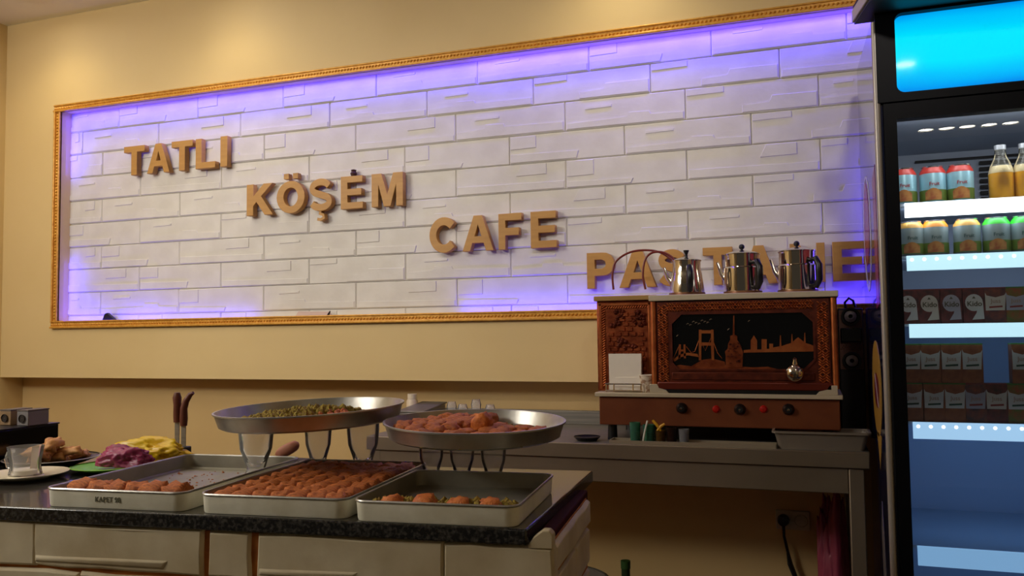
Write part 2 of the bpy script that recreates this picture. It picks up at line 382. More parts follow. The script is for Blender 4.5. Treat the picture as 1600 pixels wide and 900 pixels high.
for word, shown, xs, z0, z1 in LET:
    h = z1-z0
    for i, (c, (xa, xb)) in enumerate(zip(word, xs)):
        polys = [[(x*(xb-xa), z*h) for x, z in p] for p in glyph(c)]
        sc = shown[i]
        me = flat(polys, .028, .0015)
        lab = 'tan wooden letter %s on the brick panel, %s letter of the word %s' % (sc, ords[i] if i < len(word)-1 else 'last', shown)
        t = obj('wooden_letter', me, wood_m, loc=(xa, YF+.014, z0), smooth=False); tag(t, lab, 'letter', 'wooden letters on the brick panel')
        if sc == 'Ö':
            for dx in (-.022, .022):
                b = MB(); x = (xb-xa)/2+dx; b.box(x-.012, x+.012, -.012, .012, h+.012, h+.034); obj('dot', b, wood_m, t, smooth=False)
        if sc == 'Ş':
            me = flat([stroke([(.052, -.002), (.050, -.012), (.066, -.018), (.068, -.03), (.054, -.037), (.038, -.034)], .012)], .024); obj('cedilla', me, wood_m, t, smooth=False)
b = MB(); b.lathe([(.0, -.012), (.010, -.011), (.014, .0), (.009, .010), (.012, .014), (.0, .018)], 10)
o = obj('ornament', b, M('dark_brown', (72, 40, 30), .6), loc=(-1.722, 2.934, .637+.013)); tag(o, 'small dark brown knob standing on top of the letter E of the second word', 'ornament')

# small things lying on the niche ledge
p = at(172, 500, 2.935)
b = MB(); b.prism([(-.035, 0), (-.018, .036), (-.004, .04), (.04, .008), (.04, 0)], -.008, .008); o = obj('phone', b, black_m, loc=(p.x, 2.928, NZ0), bevel=.002); tag(o, 'black wedge-shaped gadget leaning on the left end of the niche ledge', 'gadget')
b = MB(); b.prism([(-.09, 0), (-.07, .026), (.075, .022), (.09, 0)], -.003, .003); p = at(490, 497, 2.93)
o = obj('paper_slip', b, M('pinkish_paper', (214, 190, 182), .7), loc=(p.x, 2.93, NZ0)); tag(o, 'pale pink paper slip lying on the niche ledge below the second word', 'paper')
b = MB(); p = at(514, 495, 2.915); b.tube([(-.006, 0, .004), (.0, 0, .014), (.006, 0, .024)], [.005, .004, .002], 6); o = obj('cable_end', b, black_m, loc=(p.x, 2.915, NZ0)); tag(o, 'tiny black cable end sticking up beside the pink paper slip', 'cable')

# ------------------------------------------------------------------ display counter
TH = math.radians(6.08); CB = Vector((-.468, 1.231)); CU = Vector((math.cos(TH), math.sin(TH))); CN = Vector((-CU.y, CU.x))
def cw(u, v, z=0): p = CB+CU*u+CN*v; return (p.x, p.y, z)
ct = thing('display_counter', 'cream stone-clad display counter with a dark speckled granite top', 'counter', (CB.x, CB.y, -H), TH)
cl = lambda z: z+H                          # heights inside the counter are measured from the floor
b = MB(); b.prismz([(-2.0, -.004), (.045, -.004), (.067, .555), (-2.0, .555)], cl(-.325), cl(-.3)); obj('granite_top', b, granite_m, ct, bevel=.003)
b = MB(); b.box(-1.98, .076, .009, .398, 0, cl(-.3285)); obj('core', b, grout_m, ct, smooth=False)
b = MB(); b.box(.050, .074, .012, .43, cl(-.340), cl(-.318)); obj('side_trim', b, trim_m, ct, bevel=.003)
def stone(name, x0, x1, y0, y1, z0, z1, side=False, mat=stone_m, seed=0):
    """split-faced stone: x0..x1 along the face, y0 front depth, y1 back; on the side face x is depth and y runs along"""
    rnd = random.Random(seed); b = MB(); e = .007
    a0, a1 = (y0, y1) if side else (x0, x1)
    n = max(2, min(5, int((a1-a0)/.05)+1)); per = []
    for i in range(n): per.append((a0+(a1-a0)*i/n, z0))
    per.append((a1, z0)); per.append((a1, (z0+z1)/2))
    for i in range(n): per.append((a1-(a1-a0)*i/n, z1))
    per.append((a0, z1)); per.append((a0, (z0+z1)/2))
    ca, cz = (a0+a1)/2, (z0+z1)/2
    ja = [(rnd.uniform(-.0022, .0022), rnd.uniform(-.0018, .0018)) for _ in per]
    def loop(d, ins, jd):
        out = []
        for (a, z), (u_, v_) in zip(per, ja):
            q = a+u_-math.copysign(ins, a-ca) if abs(a-ca) > 1e-6 else a+u_; w_ = z+v_-(math.copysign(ins, z-cz) if abs(z-cz) > 1e-6 else 0)
            dd = d+rnd.uniform(-jd, jd); out.append((dd, q, w_) if side else (q, dd, w_))
        return out
    if side: b.loft([loop(x0, 0, 0), loop(x1-e, 0, 0), loop(x1-.001, .004, .0012)])
    else: b.loft([loop(y1, 0, 0), loop(y0+e, 0, 0), loop(y0+.001, .004, .0012)])
    if not side and x1-x0 > .12:           # a chipped ledge along the lower edge
        xm = x0+(x1-x0)*rnd.uniform(.45, .8); zm = z0+(z1-z0)*.32
        b.loft([[(x0+.004, y0+.002, z0+.008), (xm, y0+.002, z0+.008), (xm+.012, y0+.002, zm), (x0+.004, y0+.002, zm-.004)], [(x0+.010, y0-.002, z0+.012), (xm-.006, y0-.002, z0+.012), (xm, y0-.002, zm-.005), (x0+.010, y0-.002, zm-.009)]])
    return obj(name, b, mat, ct, bevel=.0012)
g = .006
xs1 = [-1.62, -1.24, -.86, -.515, -.424, -.091, .085]
for i in range(len(xs1)-1):
    last = i == len(xs1)-2
    ga = .011 if xs1[i] in (-.515, -.424) else -.003; gb_ = .011 if xs1[i+1] in (-.515, -.424) else -.003
    stone('stone', xs1[i]+ga/2, xs1[i+1]-(0 if last else gb_/2), .0, .03, cl(-.404), cl(-.327), seed=i)
# the corner stone stands a little above the granite's lower edge
b = MB(); b.prism([(.046, cl(-.33)), (.085, cl(-.33)), (.085, cl(-.308)), (.079, cl(-.3015)), (.069, cl(-.3015)), (.055, cl(-.312)), (.046, cl(-.325))], .0, .022)
obj('corner_stone', b, stone_m, ct, bevel=.002, label='raised rounded corner stone')
zz = -.404; k = 10
for r in range(9):
    z1_ = zz-g; z0_ = zz-.092; off = (-.765, -.55, -.99)[r % 3]; x = off-1.32
    while x < .085:
        e = min(x+.33, .085)
        if x > -1.75 and e-x > .03: stone('stone', x+g/2, e-(0 if e == .085 else g/2), .0, .03, cl(z0_), cl(z1_), seed=k); k += 1
        x += .33
    zz -= .092
# side face
zz = -.322; k = 60
for r in range(11):
    h_ = .053 if r == 0 else .078
    z1_ = zz-.009; z0_ = zz-h_
    js = [.03, .40] if r == 0 else ([.03, .235, .40] if r % 2 else [.03, .15, .30, .40])
    for a_, c_ in zip(js[:-1], js[1:]):
        stone('stone', .066, .083 if r else .086, a_+.005, c_-.005, cl(z0_), cl(z1_), True, seed=k); k += 1
    zz -= h_

# ------------------------------------------------------------------ trays on the counter
def tray_mesh(W, D, h, part, fl=.003, r=.022, t=.0016):
    def L(i, z): return [(x, y, z) for x, y in rrect(-W/2+i, W/2-i, -D/2+i, D/2-i, max(r-i, .004), 5)]
    b = MB()
    if part == 'pan': b.loft([L(fl, 0), L(fl*.6, .003), L(0, h), L(-.0015, h+.001), L(t, h+.002)], cap0=True, cap1=False)
    else: b.loft([L(t, h+.002), L(t+.001, h-.002), L(fl*.6+t, .005), L(fl+t+.004, t)], cap0=False, cap1=True)
    return b
def rim_mesh(W, D, h, r=.022):
    b = MB(); pts = [(x, y, h+.0008) for x, y in rrect(-W/2, W/2, -D/2, D/2, r, 5)]; n = len(pts); rr = .0022; loops = []
    for i, p in enumerate(pts):
        a = Vector(pts[(i+1) % n])-Vector(pts[i-1]); a.normalize(); s_ = Vector((a.y, -a.x, 0))
        loops.append([Vector(p)+s_*math.cos(2*PI*q/6)*rr+Vector((0, 0, 1))*math.sin(2*PI*q/6)*rr for q in range(6)])
    loops.append(loops[0]); b.loft(loops, False, False); return b
TZ = -.2995
def tray(u0, u1, v0, v1, label, rot=0, mat=aluw_m):
    W, D = u1-u0, v1-v0; c = cw((u0+u1)/2, (v0+v1)/2, TZ)
    t = thing('baking_tray', label, 'tray', c, TH+rot, 'rectangular baking trays on the counter')
    obj('pan', tray_mesh(W, D, .031, 'pan'), mat, t); obj('inside', tray_mesh(W, D, .031, 'inside'), aluin_m, t, label='dull grey inside'); obj('rim', rim_mesh(W, D, .031), alu_m, t); return t, W, D
t1, W1, D1 = tray(-.848, -.562, .008, .432, 'shallow rectangular aluminium tray with stamped letters, nearly empty, leftmost of three', rot=-.0)
me = text('KAPET 98', .0125); o = obj('lettering', me, M('stamp_grey', (92, 90, 66), .7), t1, (-.008, -D1/2+.0002, .012), rot=(math.radians(-3), 0, 0), smooth=False)
t2, W2, D2 = tray(-.532, -.258, .006, .405, 'rectangular aluminium tray completely filled with reddish shredded pastry, middle of three')
t3, W3, D3 = tray(-.245, .030, .0, .305, 'rectangular aluminium tray with one front row of pastry and green crumbs, rightmost of three')
# shredded pastry pieces
def pmesh(i, sx=.021, sy=.027, sz=.020, mat=kad_m):
    me = lumps('pastry', sx, sy, sz, i+1, .34, 2.4, 3); finish(me, mat, 'soft'); return me
PM = [pmesh(i) for i in range(5)]; PG = [pmesh(10+i, .019, .021, .019, kad2_m) for i in range(3)]
def piece(x, y, z, label, group, ms=PM, sc=1, rz=None):
    o = bpy.data.objects.new('pastry_piece', random.choice(ms)); COL.objects.link(o); o.location = (x, y, z+H)
    o.rotation_euler = (0, 0, TH+(random.uniform(-.35, .35) if rz is None else rz)); o.scale = (sc, sc, sc); return tag(o, label, 'pastry', group)
nx, ny = 7, 8
words = ['first', 'second', 'third', 'fourth', 'fifth', 'sixth', 'seventh', 'eighth']
for i in range(nx):
    for j in range(ny):
        u = -.532+.018+(i+.5)*(.274-.036)/nx; v = .006+.018+(j+.5)*(.399-.036)/ny; x, y, _ = cw(u, v)
        piece(x, y, TZ+.004, 'reddish pastry piece in the full middle tray, %s from the left in the %s row' % (words[i], words[j] if j else 'front'), 'pastries filling the middle tray', rz=random.uniform(-.15, .15)).scale = (1.08, 1.10, 1.0)
for i in range(6):
    u = -.822+i*.0385; x, y, _ = cw(u+.020, .056+random.uniform(-.004, .006)); piece(x, y, TZ+.002, 'reddish pastry piece in the stamped left tray, %s from the left' % words[i], 'pastries left in the stamped tray', sc=1.0).scale = (1.3, 1.0, 1.25)
for i, u in enumerate((-.190, -.135, -.075, -.025)):
    x, y, _ = cw(u, .040+random.uniform(-.004, .006)); piece(x, y, TZ+.002, 'golden pastry piece among green crumbs in the rightmost tray, %s from the left' % words[i], 'pastries left in the rightmost tray', PG, sc=1.0).scale = (1.2, 1.0, 1.2)
def crumbs(name, poly_fn, n, z, mat, label, cat, r=.003, seed=3, loc=(0, 0, 0), rot=TH, hh=1.0):
    rnd = random.Random(seed); b = MB()
    for _ in range(n):
        x, y, k = poly_fn(rnd); s_ = r*rnd.uniform(.5, 1.3); a = rnd.uniform(0, 6); j = lambda: rnd.uniform(.8, 1.2)
        lo = [(x+s_*j()*math.cos(a+q*1.257), y+s_*j()*math.sin(a+q*1.257), z) for q in range(5)]
        hi = [(x+s_*.7*j()*math.cos(a+.3+q*1.257), y+s_*.7*j()*math.sin(a+.3+q*1.257), z+s_*hh*k*.8) for q in range(5)]
        b.loft([lo, hi], cap0=False, cap1=False); m_ = len(b.v); b.v.append((x, y, z+s_*hh*k)); b.f += [(m_-5+q, m_-5+(q+1) % 5, m_) for q in range(5)]
    o = obj(name, b, mat, None, loc, (0, 0, rot)); tag(o, label, cat, kind='stuff'); return o
x, y, _ = cw(-.108, .152)
crumbs('pistachio_crumbs', lambda r: (r.uniform(-.122, .122), r.gauss(-.103, .009), r.uniform(2.0, 3.2)), 700, TZ+.002, pist_m, 'green pistachio crumbs between the pastries of the rightmost tray', 'crumbs', .0085, loc=(x, y, 0))
x, y, _ = cw(-.705, .22)
crumbs('pastry_crumbs', lambda r: (r.uniform(-.12, .12), r.uniform(-.15, .18), r.uniform(.4, 1)), 120, TZ+.002, kad_m, 'dark crumbs scattered on the bare floor of the stamped left tray', 'crumbs', .0022, loc=(x, y, 0))

# round trays standing on glasses
def round_tray(name, label, loc, R, tilt, h=.030):
    t = thing(name, label, 'tray', loc, group='round trays raised on glasses', rot=tilt)
    b = MB(); b.lathe([(.001, 0), (R-.016, 0), (R-.008, .004), (R, h), (R+.001, h+.001), (R-.002, h+.0015), (R-.010, .006), (R-.018, .002), (.001, .002)], 64); obj('pan', b, alu_m, t)
    b = MB(); b.lathe([(R-.002, h-.001), (R+.003, h), (R+.003, h+.003), (R-.001, h+.003), (R-.002, h-.001)], 64); obj('rim', b, alu_m, t); return t
RA = .192; A0 = Vector(at(486, 662, 1.52)); A0.z = -.180
rta = round_tray('round_tray', 'large round aluminium tray, nearly empty, tilted on glass bowls, left one', A0, RA, (math.radians(1.5), math.radians(-1.6), 0))
RB = .174; B0 = Vector(at(742, 690, 1.52)); B0.z = -.200
rtb = round_tray('round_tray', 'large round aluminium tray heaped with orange shredded pastry, right one', B0, RB, (math.radians(1.5), math.radians(1.0), 0))
# leftovers in the left round tray, a child-free heap that nobody could count
def disk(r, R, x0=-1, x1=1, y0=-1, y1=1):
    while True:
        x, y = r.uniform(x0, x1), r.uniform(y0, y1)
        if x*x+y*y < .84: return x*R, y*R, r.uniform(.5, 1.5)*(1.1-(x*x+y*y))
o = crumbs('pistachio_crumbs', lambda r: (lambda q: (q[0], q[1], q[2]*2.2))(disk(r, RA, -1, .15, -.75, .9)), 1800, .0, pist_m, 'yellow-green pistachio crumbs on the left half of the left round tray', 'crumbs', .0075, 9, loc=(A0.x, A0.y, A0.z+.0035), rot=0); o.rotation_euler = rta.rotation_euler
o = crumbs('pastry_crumbs', lambda r: (lambda q: (q[0], q[1], q[2]*1.8))(disk(r, RA, .1, .9, -.5, .3)), 500, .0, kad_m, 'brown pastry crumbs along the front right of the left round tray', 'crumbs', .0065, 11, loc=(A0.x, A0.y, A0.z+.0035), rot=0); o.rotation_euler = rta.rotation_euler
rnd = random.Random(5)
spots = []
for _ in range(900):
    a, q = rnd.uniform(0, 6.283), math.sqrt(rnd.random())*(RB-.034); x, y = q*math.cos(a), q*math.sin(a)
    if x > .02 and y > .03 or (-.02 < x < .035 and y > -.02): continue
    if all((x-X)**2+(y-Y)**2 > .030**2 for X, Y in spots): spots.append((x, y))
for x, y in spots:
    hi = .9 if x < -.02 else .72
    piece(B0.x+x, B0.y+y, B0.z+.003-x*math.sin(math.radians(1.0))+y*math.sin(math.radians(1.5)), 'orange shredded pastry piece heaped in the right round tray', 'pastries in the right round tray', PM if x < 0 else PM+PG, 1).scale = (.98, .95, hi)
for x, y in ((-.045, .01), (-.075, -.01), (-.03, .06), (-.06, .05)):
    piece(B0.x+x, B0.y+y, B0.z+.014, 'orange shredded pastry piece on top of the heap in the right round tray', 'pastries topping the heap of the right round tray', PM, 1.1).scale.z = .62
piece(B0.x+.02, B0.y-.01, B0.z+.014, 'golden puffed pastry standing proud at the middle of the right round tray', 'single puffed pastry', PG, 1.05).scale.z = 1.2
o = crumbs('pistachio_crumbs', lambda r: disk(r, RB, -.95, .98, -.95, .95), 1800, .0, pist_m, 'green pistachio crumbs under the pastries of the right round tray', 'crumbs', .0075, 15, loc=(B0.x, B0.y, B0.z+.0035), rot=0); o.rotation_euler = rtb.rotation_euler
# glasses under the round trays
def goblet(label, x, y, z, h, r, cat='glass', group=None, rot=0, flute=False):
    t = thing('glass_bowl', label, cat, (x, y, z), rot, group)
    P = [(.001, 0), (r*.62, 0), (r*.64, .004), (r*.52, h*.10), (r*.66, h*.25), (r*.92, h*.48), (r*1.0, h*.75), (r, h), (r-.0022, h), (r*.94, h*.75), (r*.86, h*.48), (r*.58, h*.25), (r*.3, h*.16), (.001, h*.14)]
    b = MB(); b.lathe(P, 28); obj('bowl', b, glass_m, t)
    b = MB(); b.lathe([(r-.0028, h-.002), (r+.001, h-.001), (r+.001, h+.001), (r-.0028, h+.001)], 28); obj('lip', b, glass_m, t); return t
gA = cw(-.640, .375); hA = A0.z-TZ
goblet('stemmed glass bowl standing in the stamped tray under the left round tray', gA[0], gA[1], TZ+.002, .1165, .037, group='glass bowls holding up the left round tray')
goblet('fluted glass bowl behind the full middle tray, under the left round tray', -.955, 1.665, -.2995, .1185, .036, group='glass bowls holding up the left round tray')
goblet('glass bowl at the back edge, hidden mostly under the left round tray', -1.055, 1.64, -.2995, .1185, .030, group='glass bowls holding up the left round tray')
for i, (px, lb) in enumerate(((674, 'leftmost of the three'), (722, 'middle one of the three'), (771, 'rightmost of the three'))):
    p = at(px, 728, 1.575); goblet('small glass tumbler under the right round tray, '+lb, p.x, p.y, -.2995, .0985, .026, group='glasses holding up the right round tray')
# brown egg-like roll between the glasses
me = lumps('roll', .030, .014, .014, 22, .12, 1.5, 3, False); p = at(462, 700, 1.70); o = obj('bread_roll', me, M('pink_brown', (176, 110, 82), .6), None, (p.x, 1.668, -.285+.0), (0, -.5, .3)); o.location.z = H-.262; tag(o, 'small pinkish brown roll between the two glass bowls', 'roll')
b = MB(); b.box(-.05, .05, -.02, .02, 0, .016); o = obj('wooden_block', b, M('dark_wood', (60, 40, 28), .6), None, (p.x-.002, 1.672, -.2995), bevel=.002); tag(o, 'dark low wooden block under the brown roll behind the trays', 'block')

# ------------------------------------------------------------------ left end of the counter
cream_m = M('porcelain', (226, 214, 186), .25)
sa = thing('saucer', 'cream porcelain saucer under the glass cup at the left edge', 'saucer', (-1.605, 1.362, -.2995))
b = MB(); b.lathe([(.001, 0), (.04, 0), (.05, .004), (.082, .012), (.084, .014), (.05, .0075), (.001, .005)], 40); obj('dish', b, cream_m, sa)
b = MB(); b.lathe([(.030, .0055), (.033, .009), (.036, .0063)], 32); obj('foot_ring', b, cream_m, sa)
gc = thing('glass_cup', 'clear glass cup with a little white cream, standing on the saucer', 'cup', (-1.607, 1.362, -.2938))
b = MB(); b.lathe([(.001, 0), (.030, 0), (.033, .006), (.030, .018), (.030, .03), (.036, .064), (.034, .064), (.028, .03), (.0275, .018), (.029, .006), (.001, .004)], 36); obj('body', b, glass_m, gc)
b = MB(); b.tube([(-.032, 0, .014), (-.052, 0, .018), (-.058, 0, .034), (-.05, 0, .05), (-.034, 0, .052)], .0035, 8); obj('handle', b, glass_m, gc)
b = MB(); b.lathe([(.001, .0045), (.0285, .0055), (.0275, .014), (.02, .017), (.001, .015)], 28); obj('cream', b, M('cream_white', (236, 226, 208), .6), gc)
b = MB(); b.loft([[(.012, .0, .012), (.024, .006, .012), (.024, .007, .012), (.012, .001, .012)], [(.018, .0, .064), (.032, .006, .066), (.032, .007, .066), (.018, .001, .064)]]); o = obj('sugar_sachet', b, M('sachet', (198, 176, 150), .6), None, (-1.607, 1.362, -.2938)); tag(o, 'beige paper sachet standing inside the glass cup', 'sachet')
dp = thing('dark_plate', 'dark shallow plate carrying fried pastry curls', 'plate', (-1.715, 1.525, -.2995))
b = MB(); b.lathe([(.001, 0), (.05, 0), (.075, .007), (.102, .017), (.104, .019), (.075, .0095), (.001, .004)], 40); obj('dish', b, M('dark_plate', (46, 42, 40), .3), dp)
b = MB(); b.lathe([(.102, .0172), (.1055, .019), (.102, .0202)], 40); obj('rim', b, M('plate_edge', (120, 110, 100), .3), dp)
fry = M('fried_pastry', (214, 156, 92), .55, rgb2=(186, 120, 62), scale=40, bump=.5, bscale=120)
FM = []
for i in range(4):
    me = lumps('curl', .030, .012, .012, 40+i, .5, 1.6, 3); finish(me, fry, 'soft')
    for v in me.vertices: v.co.z += .012*math.sin(v.co.x*60+i)*.6; v.co.y += .01*math.sin(v.co.x*45+i*2)
    FM.append(me)
rnd = random.Random(8)
for i in range(15):
    a = rnd.uniform(0, 6.28); q = rnd.uniform(0, .058); lvl = i//6
    o = bpy.data.objects.new('fried_pastry', FM[i % 4]); COL.objects.link(o); o.location = (-1.713+q*math.cos(a)*(1-lvl*.35), 1.525+q*math.sin(a)*(1-lvl*.35), H-.293+lvl*.016)
    o.rotation_euler = (rnd.uniform(-.2, .2), rnd.uniform(-.25, .25), rnd.uniform(0, 3.1)); tag(o, 'golden fried pastry curl heaped on the dark plate', 'pastry', 'fried pastries on the dark plate')
gp = thing('green_plate', 'bright green shallow plastic plate beside the purple bag', 'plate', (-1.515, 1.50, -.2995))
b = MB(); b.lathe([(.001, 0), (.045, 0), (.06, .004), (.078, .010), (.080, .012), (.06, .006), (.001, .003)], 36); obj('dish', b, M('green_plastic', (98, 168, 24), .4), gp)
b = MB(); b.lathe([(.0785, .0105), (.0815, .012), (.0785, .0132)], 36); obj('rim', b, M('green_plastic_rim', (112, 180, 34), .4), gp)
def crumple(name, loc, sx, sy, sz, seed, mat, label, cat):
    bm = bmesh.new(); bmesh.ops.create_icosphere(bm, subdivisions=5, radius=1)
    for v in bm.verts:
        p = v.co.copy(); k = 1+.35*noise.noise(p*1.6+Vector((seed, 0, 0)))
        r = abs(noise.noise(p*3.2+Vector((0, seed, 0))))*.30+abs(noise.noise(p*7+Vector((0, 0, seed))))*.13
        q = p*(k-r)
        if q.z < -.35: q.z = -.35
        v.co = Vector((q.x*sx, q.y*sy, (q.z+.35)*sz))
    me = bpy.data.meshes.new(name); bm.to_mesh(me); bm.free()
    o = obj(name, me, mat, None, loc, (0, 0, TH), smooth='soft'); tag(o, label, cat); return o
crumple('yellow_bag', (-1.505, 1.605, -.2995), .118, .040, .046, 3.3, M('yellow_film', (228, 190, 26), .35, rgb2=(212, 166, 14), scale=20), 'crumpled bright yellow plastic bag lying behind the stamped tray', 'bag')
crumple('purple_bag', (-1.475, 1.505, -.287), .074, .036, .036, 9.1, M('purple_film', (164, 52, 96), .4, rgb2=(128, 28, 70), scale=20), 'crumpled purple bag lying on the green plate', 'bag')
# knives upright behind the yellow bag
hand_m = M('knife_wood', (112, 56, 32), .5, rgb2=(88, 40, 22), scale=30, stretch=(1, 1, .2))
kb = MB(); kb.box(-.024, .024, -.012, .012, 0, .035); ks = obj('knife_stand', kb, M('stand_black', (24, 22, 22), .5), None, (at(281, 660, 1.665).x, 1.667, -.2995), (0, 0, TH), bevel=.003); tag(ks, 'low black knife stand hidden behind the yellow bag', 'stand')
def knife(x, y, curved, label):
    t = thing('knife', label, 'knife', (x, y, -.2645), TH, 'knives standing behind the yellow bag')
    b = MB(); b.prism([(-.0058, 0), (.0058, 0), (.0062, .062), (-.0062, .062)], -.0012, .0012); obj('blade', b, steel_m, t)
    pts = [(0, 0, .058), (0, 0, .075), (0, 0, .10)] + ([(.006, 0, .118), (.018, 0, .134), (.026, 0, .138)] if curved else [(-.001, 0, .118), (-.001, 0, .130)])
    b = MB(); b.tube(pts, [.0085, .010, .009, .008, .006, .004] if curved else [.009, .0098, .0095, .011, .007], 10); obj('handle', b, hand_m, t); return t
k1 = at(276, 660, 1.665); k2 = at(287, 660, 1.665)
knife(k1.x, 1.667, False, 'upright knife with a straight brown wooden handle, left of the pair'); kk = knife(k2.x, 1.665, True, 'upright knife with a curved brown wooden handle, right of the pair')
kk.location.z -= .008
# black box with small packages on it
bb = thing('black_box', 'long flat black box at the back left end of the counter', 'box', (-1.835, 1.51, -.2995))
b = MB(); b.box(-.26, .0, -.15, .14, .0, .082); obj('body', b, blackg_m, bb, bevel=.002)
b = MB(); b.box(-.262, .002, -.152, .142, .082, .086); obj('lid', b, black_m, bb, bevel=.001)
for i, (x, c1, lb) in enumerate(((at(11, 650, 1.56).x, (150, 120, 86), 'small brown printed carton with a dark picture, on the black box'), (at(38, 650, 1.56).x, (128, 122, 122), 'small grey see-through carton on the right end of the black box'))):
    t = thing('small_carton', lb, 'carton', (x, 1.585, -.2133), 0, 'cartons on the black box')
    b = MB(); b.box(-.019, .019, -.03, .03, 0, .036); obj('body', b, M('carton_%d' % i, c1, .5), t, bevel=.002)
    b = MB(); b.lathe([(.001, .0), (.010, .0), (.010, .002)], 16, axis='y'); obj('picture', b, M('carton_print', (40, 28, 20), .5), t, (.0, -.0315, .018))
    b = MB(); b.box(-.0195, .0195, -.031, .031, .036, .039); obj('flap', b, M('carton_flap', (96, 84, 76), .6), t)

# ------------------------------------------------------------------ worktop behind
X0, X1, YF_, YB_ = -1.42, .134, 2.50, 3.015
wt = thing('steel_worktable', 'long stainless steel worktable along the back wall carrying the copper stove', 'table', (0, 0, -H))
b = MB(); b.box(X0, X1, YF_, YB_, cl(-.345), cl(-.336)); obj('top', b, steel_m, wt, bevel=.002)
b = MB(); b.box(X0, X1, YF_-.004, YF_+.006, cl(-.382), cl(-.336)); obj('front_lip', b, steeld_m, wt, bevel=.003)
b = MB(); b.box(X0, X1, YB_-.022, YB_, cl(-.336), cl(-.286)); obj('backsplash', b, steel_m, wt, bevel=.002)
b = MB(); b.box(X0+.02, .078, YF_+.004, YF_+.02, cl(-.452), cl(-.382)); obj('apron', b, steeld_m, wt, bevel=.002)
for x0, x1, y0 in ((.079, .119, YF_+.003), (X0+.01, X0+.05, YF_+.003), (.079, .119, 2.95), (X0+.01, X0+.05, 2.95)):
    b = MB(); b.box(x0, x1, y0, y0+.04, 0, cl(-.3825)); obj('leg', b, steeld_m, wt, bevel=.003)
# steel box at the left end
sb = thing('steel_container', 'grey stainless steel container with a sloping lid behind the left round tray', 'container', (-1.57, 2.72, -.336))
sb.location = (-1.25, 2.62, H-.336)
b = MB(); b.loft([[(-.165, .10, 0), (-.07, .10, 0), (-.07, .30, 0), (-.165, .30, 0)], [(-.165, .10, .058), (-.07, .10, .058), (-.07, .30, .075), (-.165, .30, .075)]]); obj('body', b, steel_m, sb, bevel=.003)
b = MB(); b.loft([[(-.17, .095, .0582), (-.065, .095, .0582), (-.065, .305, .0755), (-.17, .305, .0755)], [(-.17, .095, .063), (-.065, .095, .063), (-.065, .305, .081), (-.17, .305, .081)]]); obj('lid', b, steel_m, sb, bevel=.001)
p = at(648, 632, 2.9); wb = thing('white_bottle', 'small white cylindrical bottle on the worktable beside the steel container', 'bottle', (p.x, 2.88, -.336))
b = MB(); b.lathe([(.001, 0), (.022, 0), (.022, .085), (.018, .092), (.001, .092)], 20); obj('body', b, M('white_plastic', (226, 208, 176), .4), wb)
b = MB(); b.lathe([(.001, .0925), (.018, .0925), (.018, .112), (.001, .112)], 20); obj('cap', b, M('cap_white', (232, 218, 192), .4), wb)
crumple('black_rag', (-1.315, 2.63, -.336), .055, .05, .045, 5.5, M('black_cloth', (26, 24, 24), .8), 'crumpled black rag on the worktable right of the steel container', 'rag')
for i, (px, h_, lb) in enumerate(((706, .088, 'leftmost'), (723, .080, 'second from left'), (744, .098, 'third from left, the tallest'), (766, .080, 'rightmost'))):
    p = at(px, 650, 2.85); t = thing('tea_glass', 'upside-down tea glass behind the heaped round tray, '+lb, 'glass', (p.x, 2.85, -.336), 0, 'tea glasses behind the round tray')
    b = MB(); b.lathe([(.022, 0), (.016, h_*.4), (.015, h_*.55), (.019, h_*.8), (.014, h_), (.001, h_), (.001, h_-.004), (.012, h_-.004), (.017, h_*.8), (.013, h_*.5), (.014, h_*.4), (.020, 0)], 20); obj('body', b, glass('bright_glass', (255, 255, 255), .03, .16), t)
    b = MB(); b.lathe([(.0205, -.0), (.0235, .001), (.0225, .004), (.0205, .003)], 20); obj('lip', b, glass('bright_glass'), t)

# ------------------------------------------------------------------ copper stove
OX, OY = -.284, 2.58
ov = thing('copper_tea_stove', 'embossed copper sand coffee stove with a city skyline on its front', 'stove', (0, 0, -.336))
Z = lambda z: z+.336
def opart(n, b, m, **k): return obj(n, b, m, ov, **k)
b = MB(); b.box(-.639, .065, OY, 2.93, Z(-.288), Z(-.200)); opart('base_body', b, base_m, bevel=.003)
b = MB(); b.box(-.650, .073, OY-.012, 2.94, Z(-.200), Z(-.187)); opart('base_edge', b, beige_m, bevel=.002)
b = MB(); b.box(-.45, .05, OY-.002, OY+.01, Z(-.187), Z(-.176)); opart('shadow_gap', b, black_m)
for sx, x in ((1, -.478), (-1, .060)):
    b = MB(); b.prism([(x, Z(-.187)), (x+sx*.058, Z(-.187)), (x+sx*.050, Z(-.178)), (x+sx*.030, Z(-.172)), (x+sx*.022, Z(-.160)), (x, Z(-.160))], OY-.006, OY+.02); opart('corner_bracket', b, beige_m, bevel=.001)
for x, y in ((-.605, 2.61), (.03, 2.61), (-.605, 2.88), (.03, 2.88)):
    b = MB(); b.lathe([(.001, 0), (.016, 0), (.014, Z(-.288)), (.001, Z(-.288))], 16, (x, y, 0)); opart('foot', b, black_m)
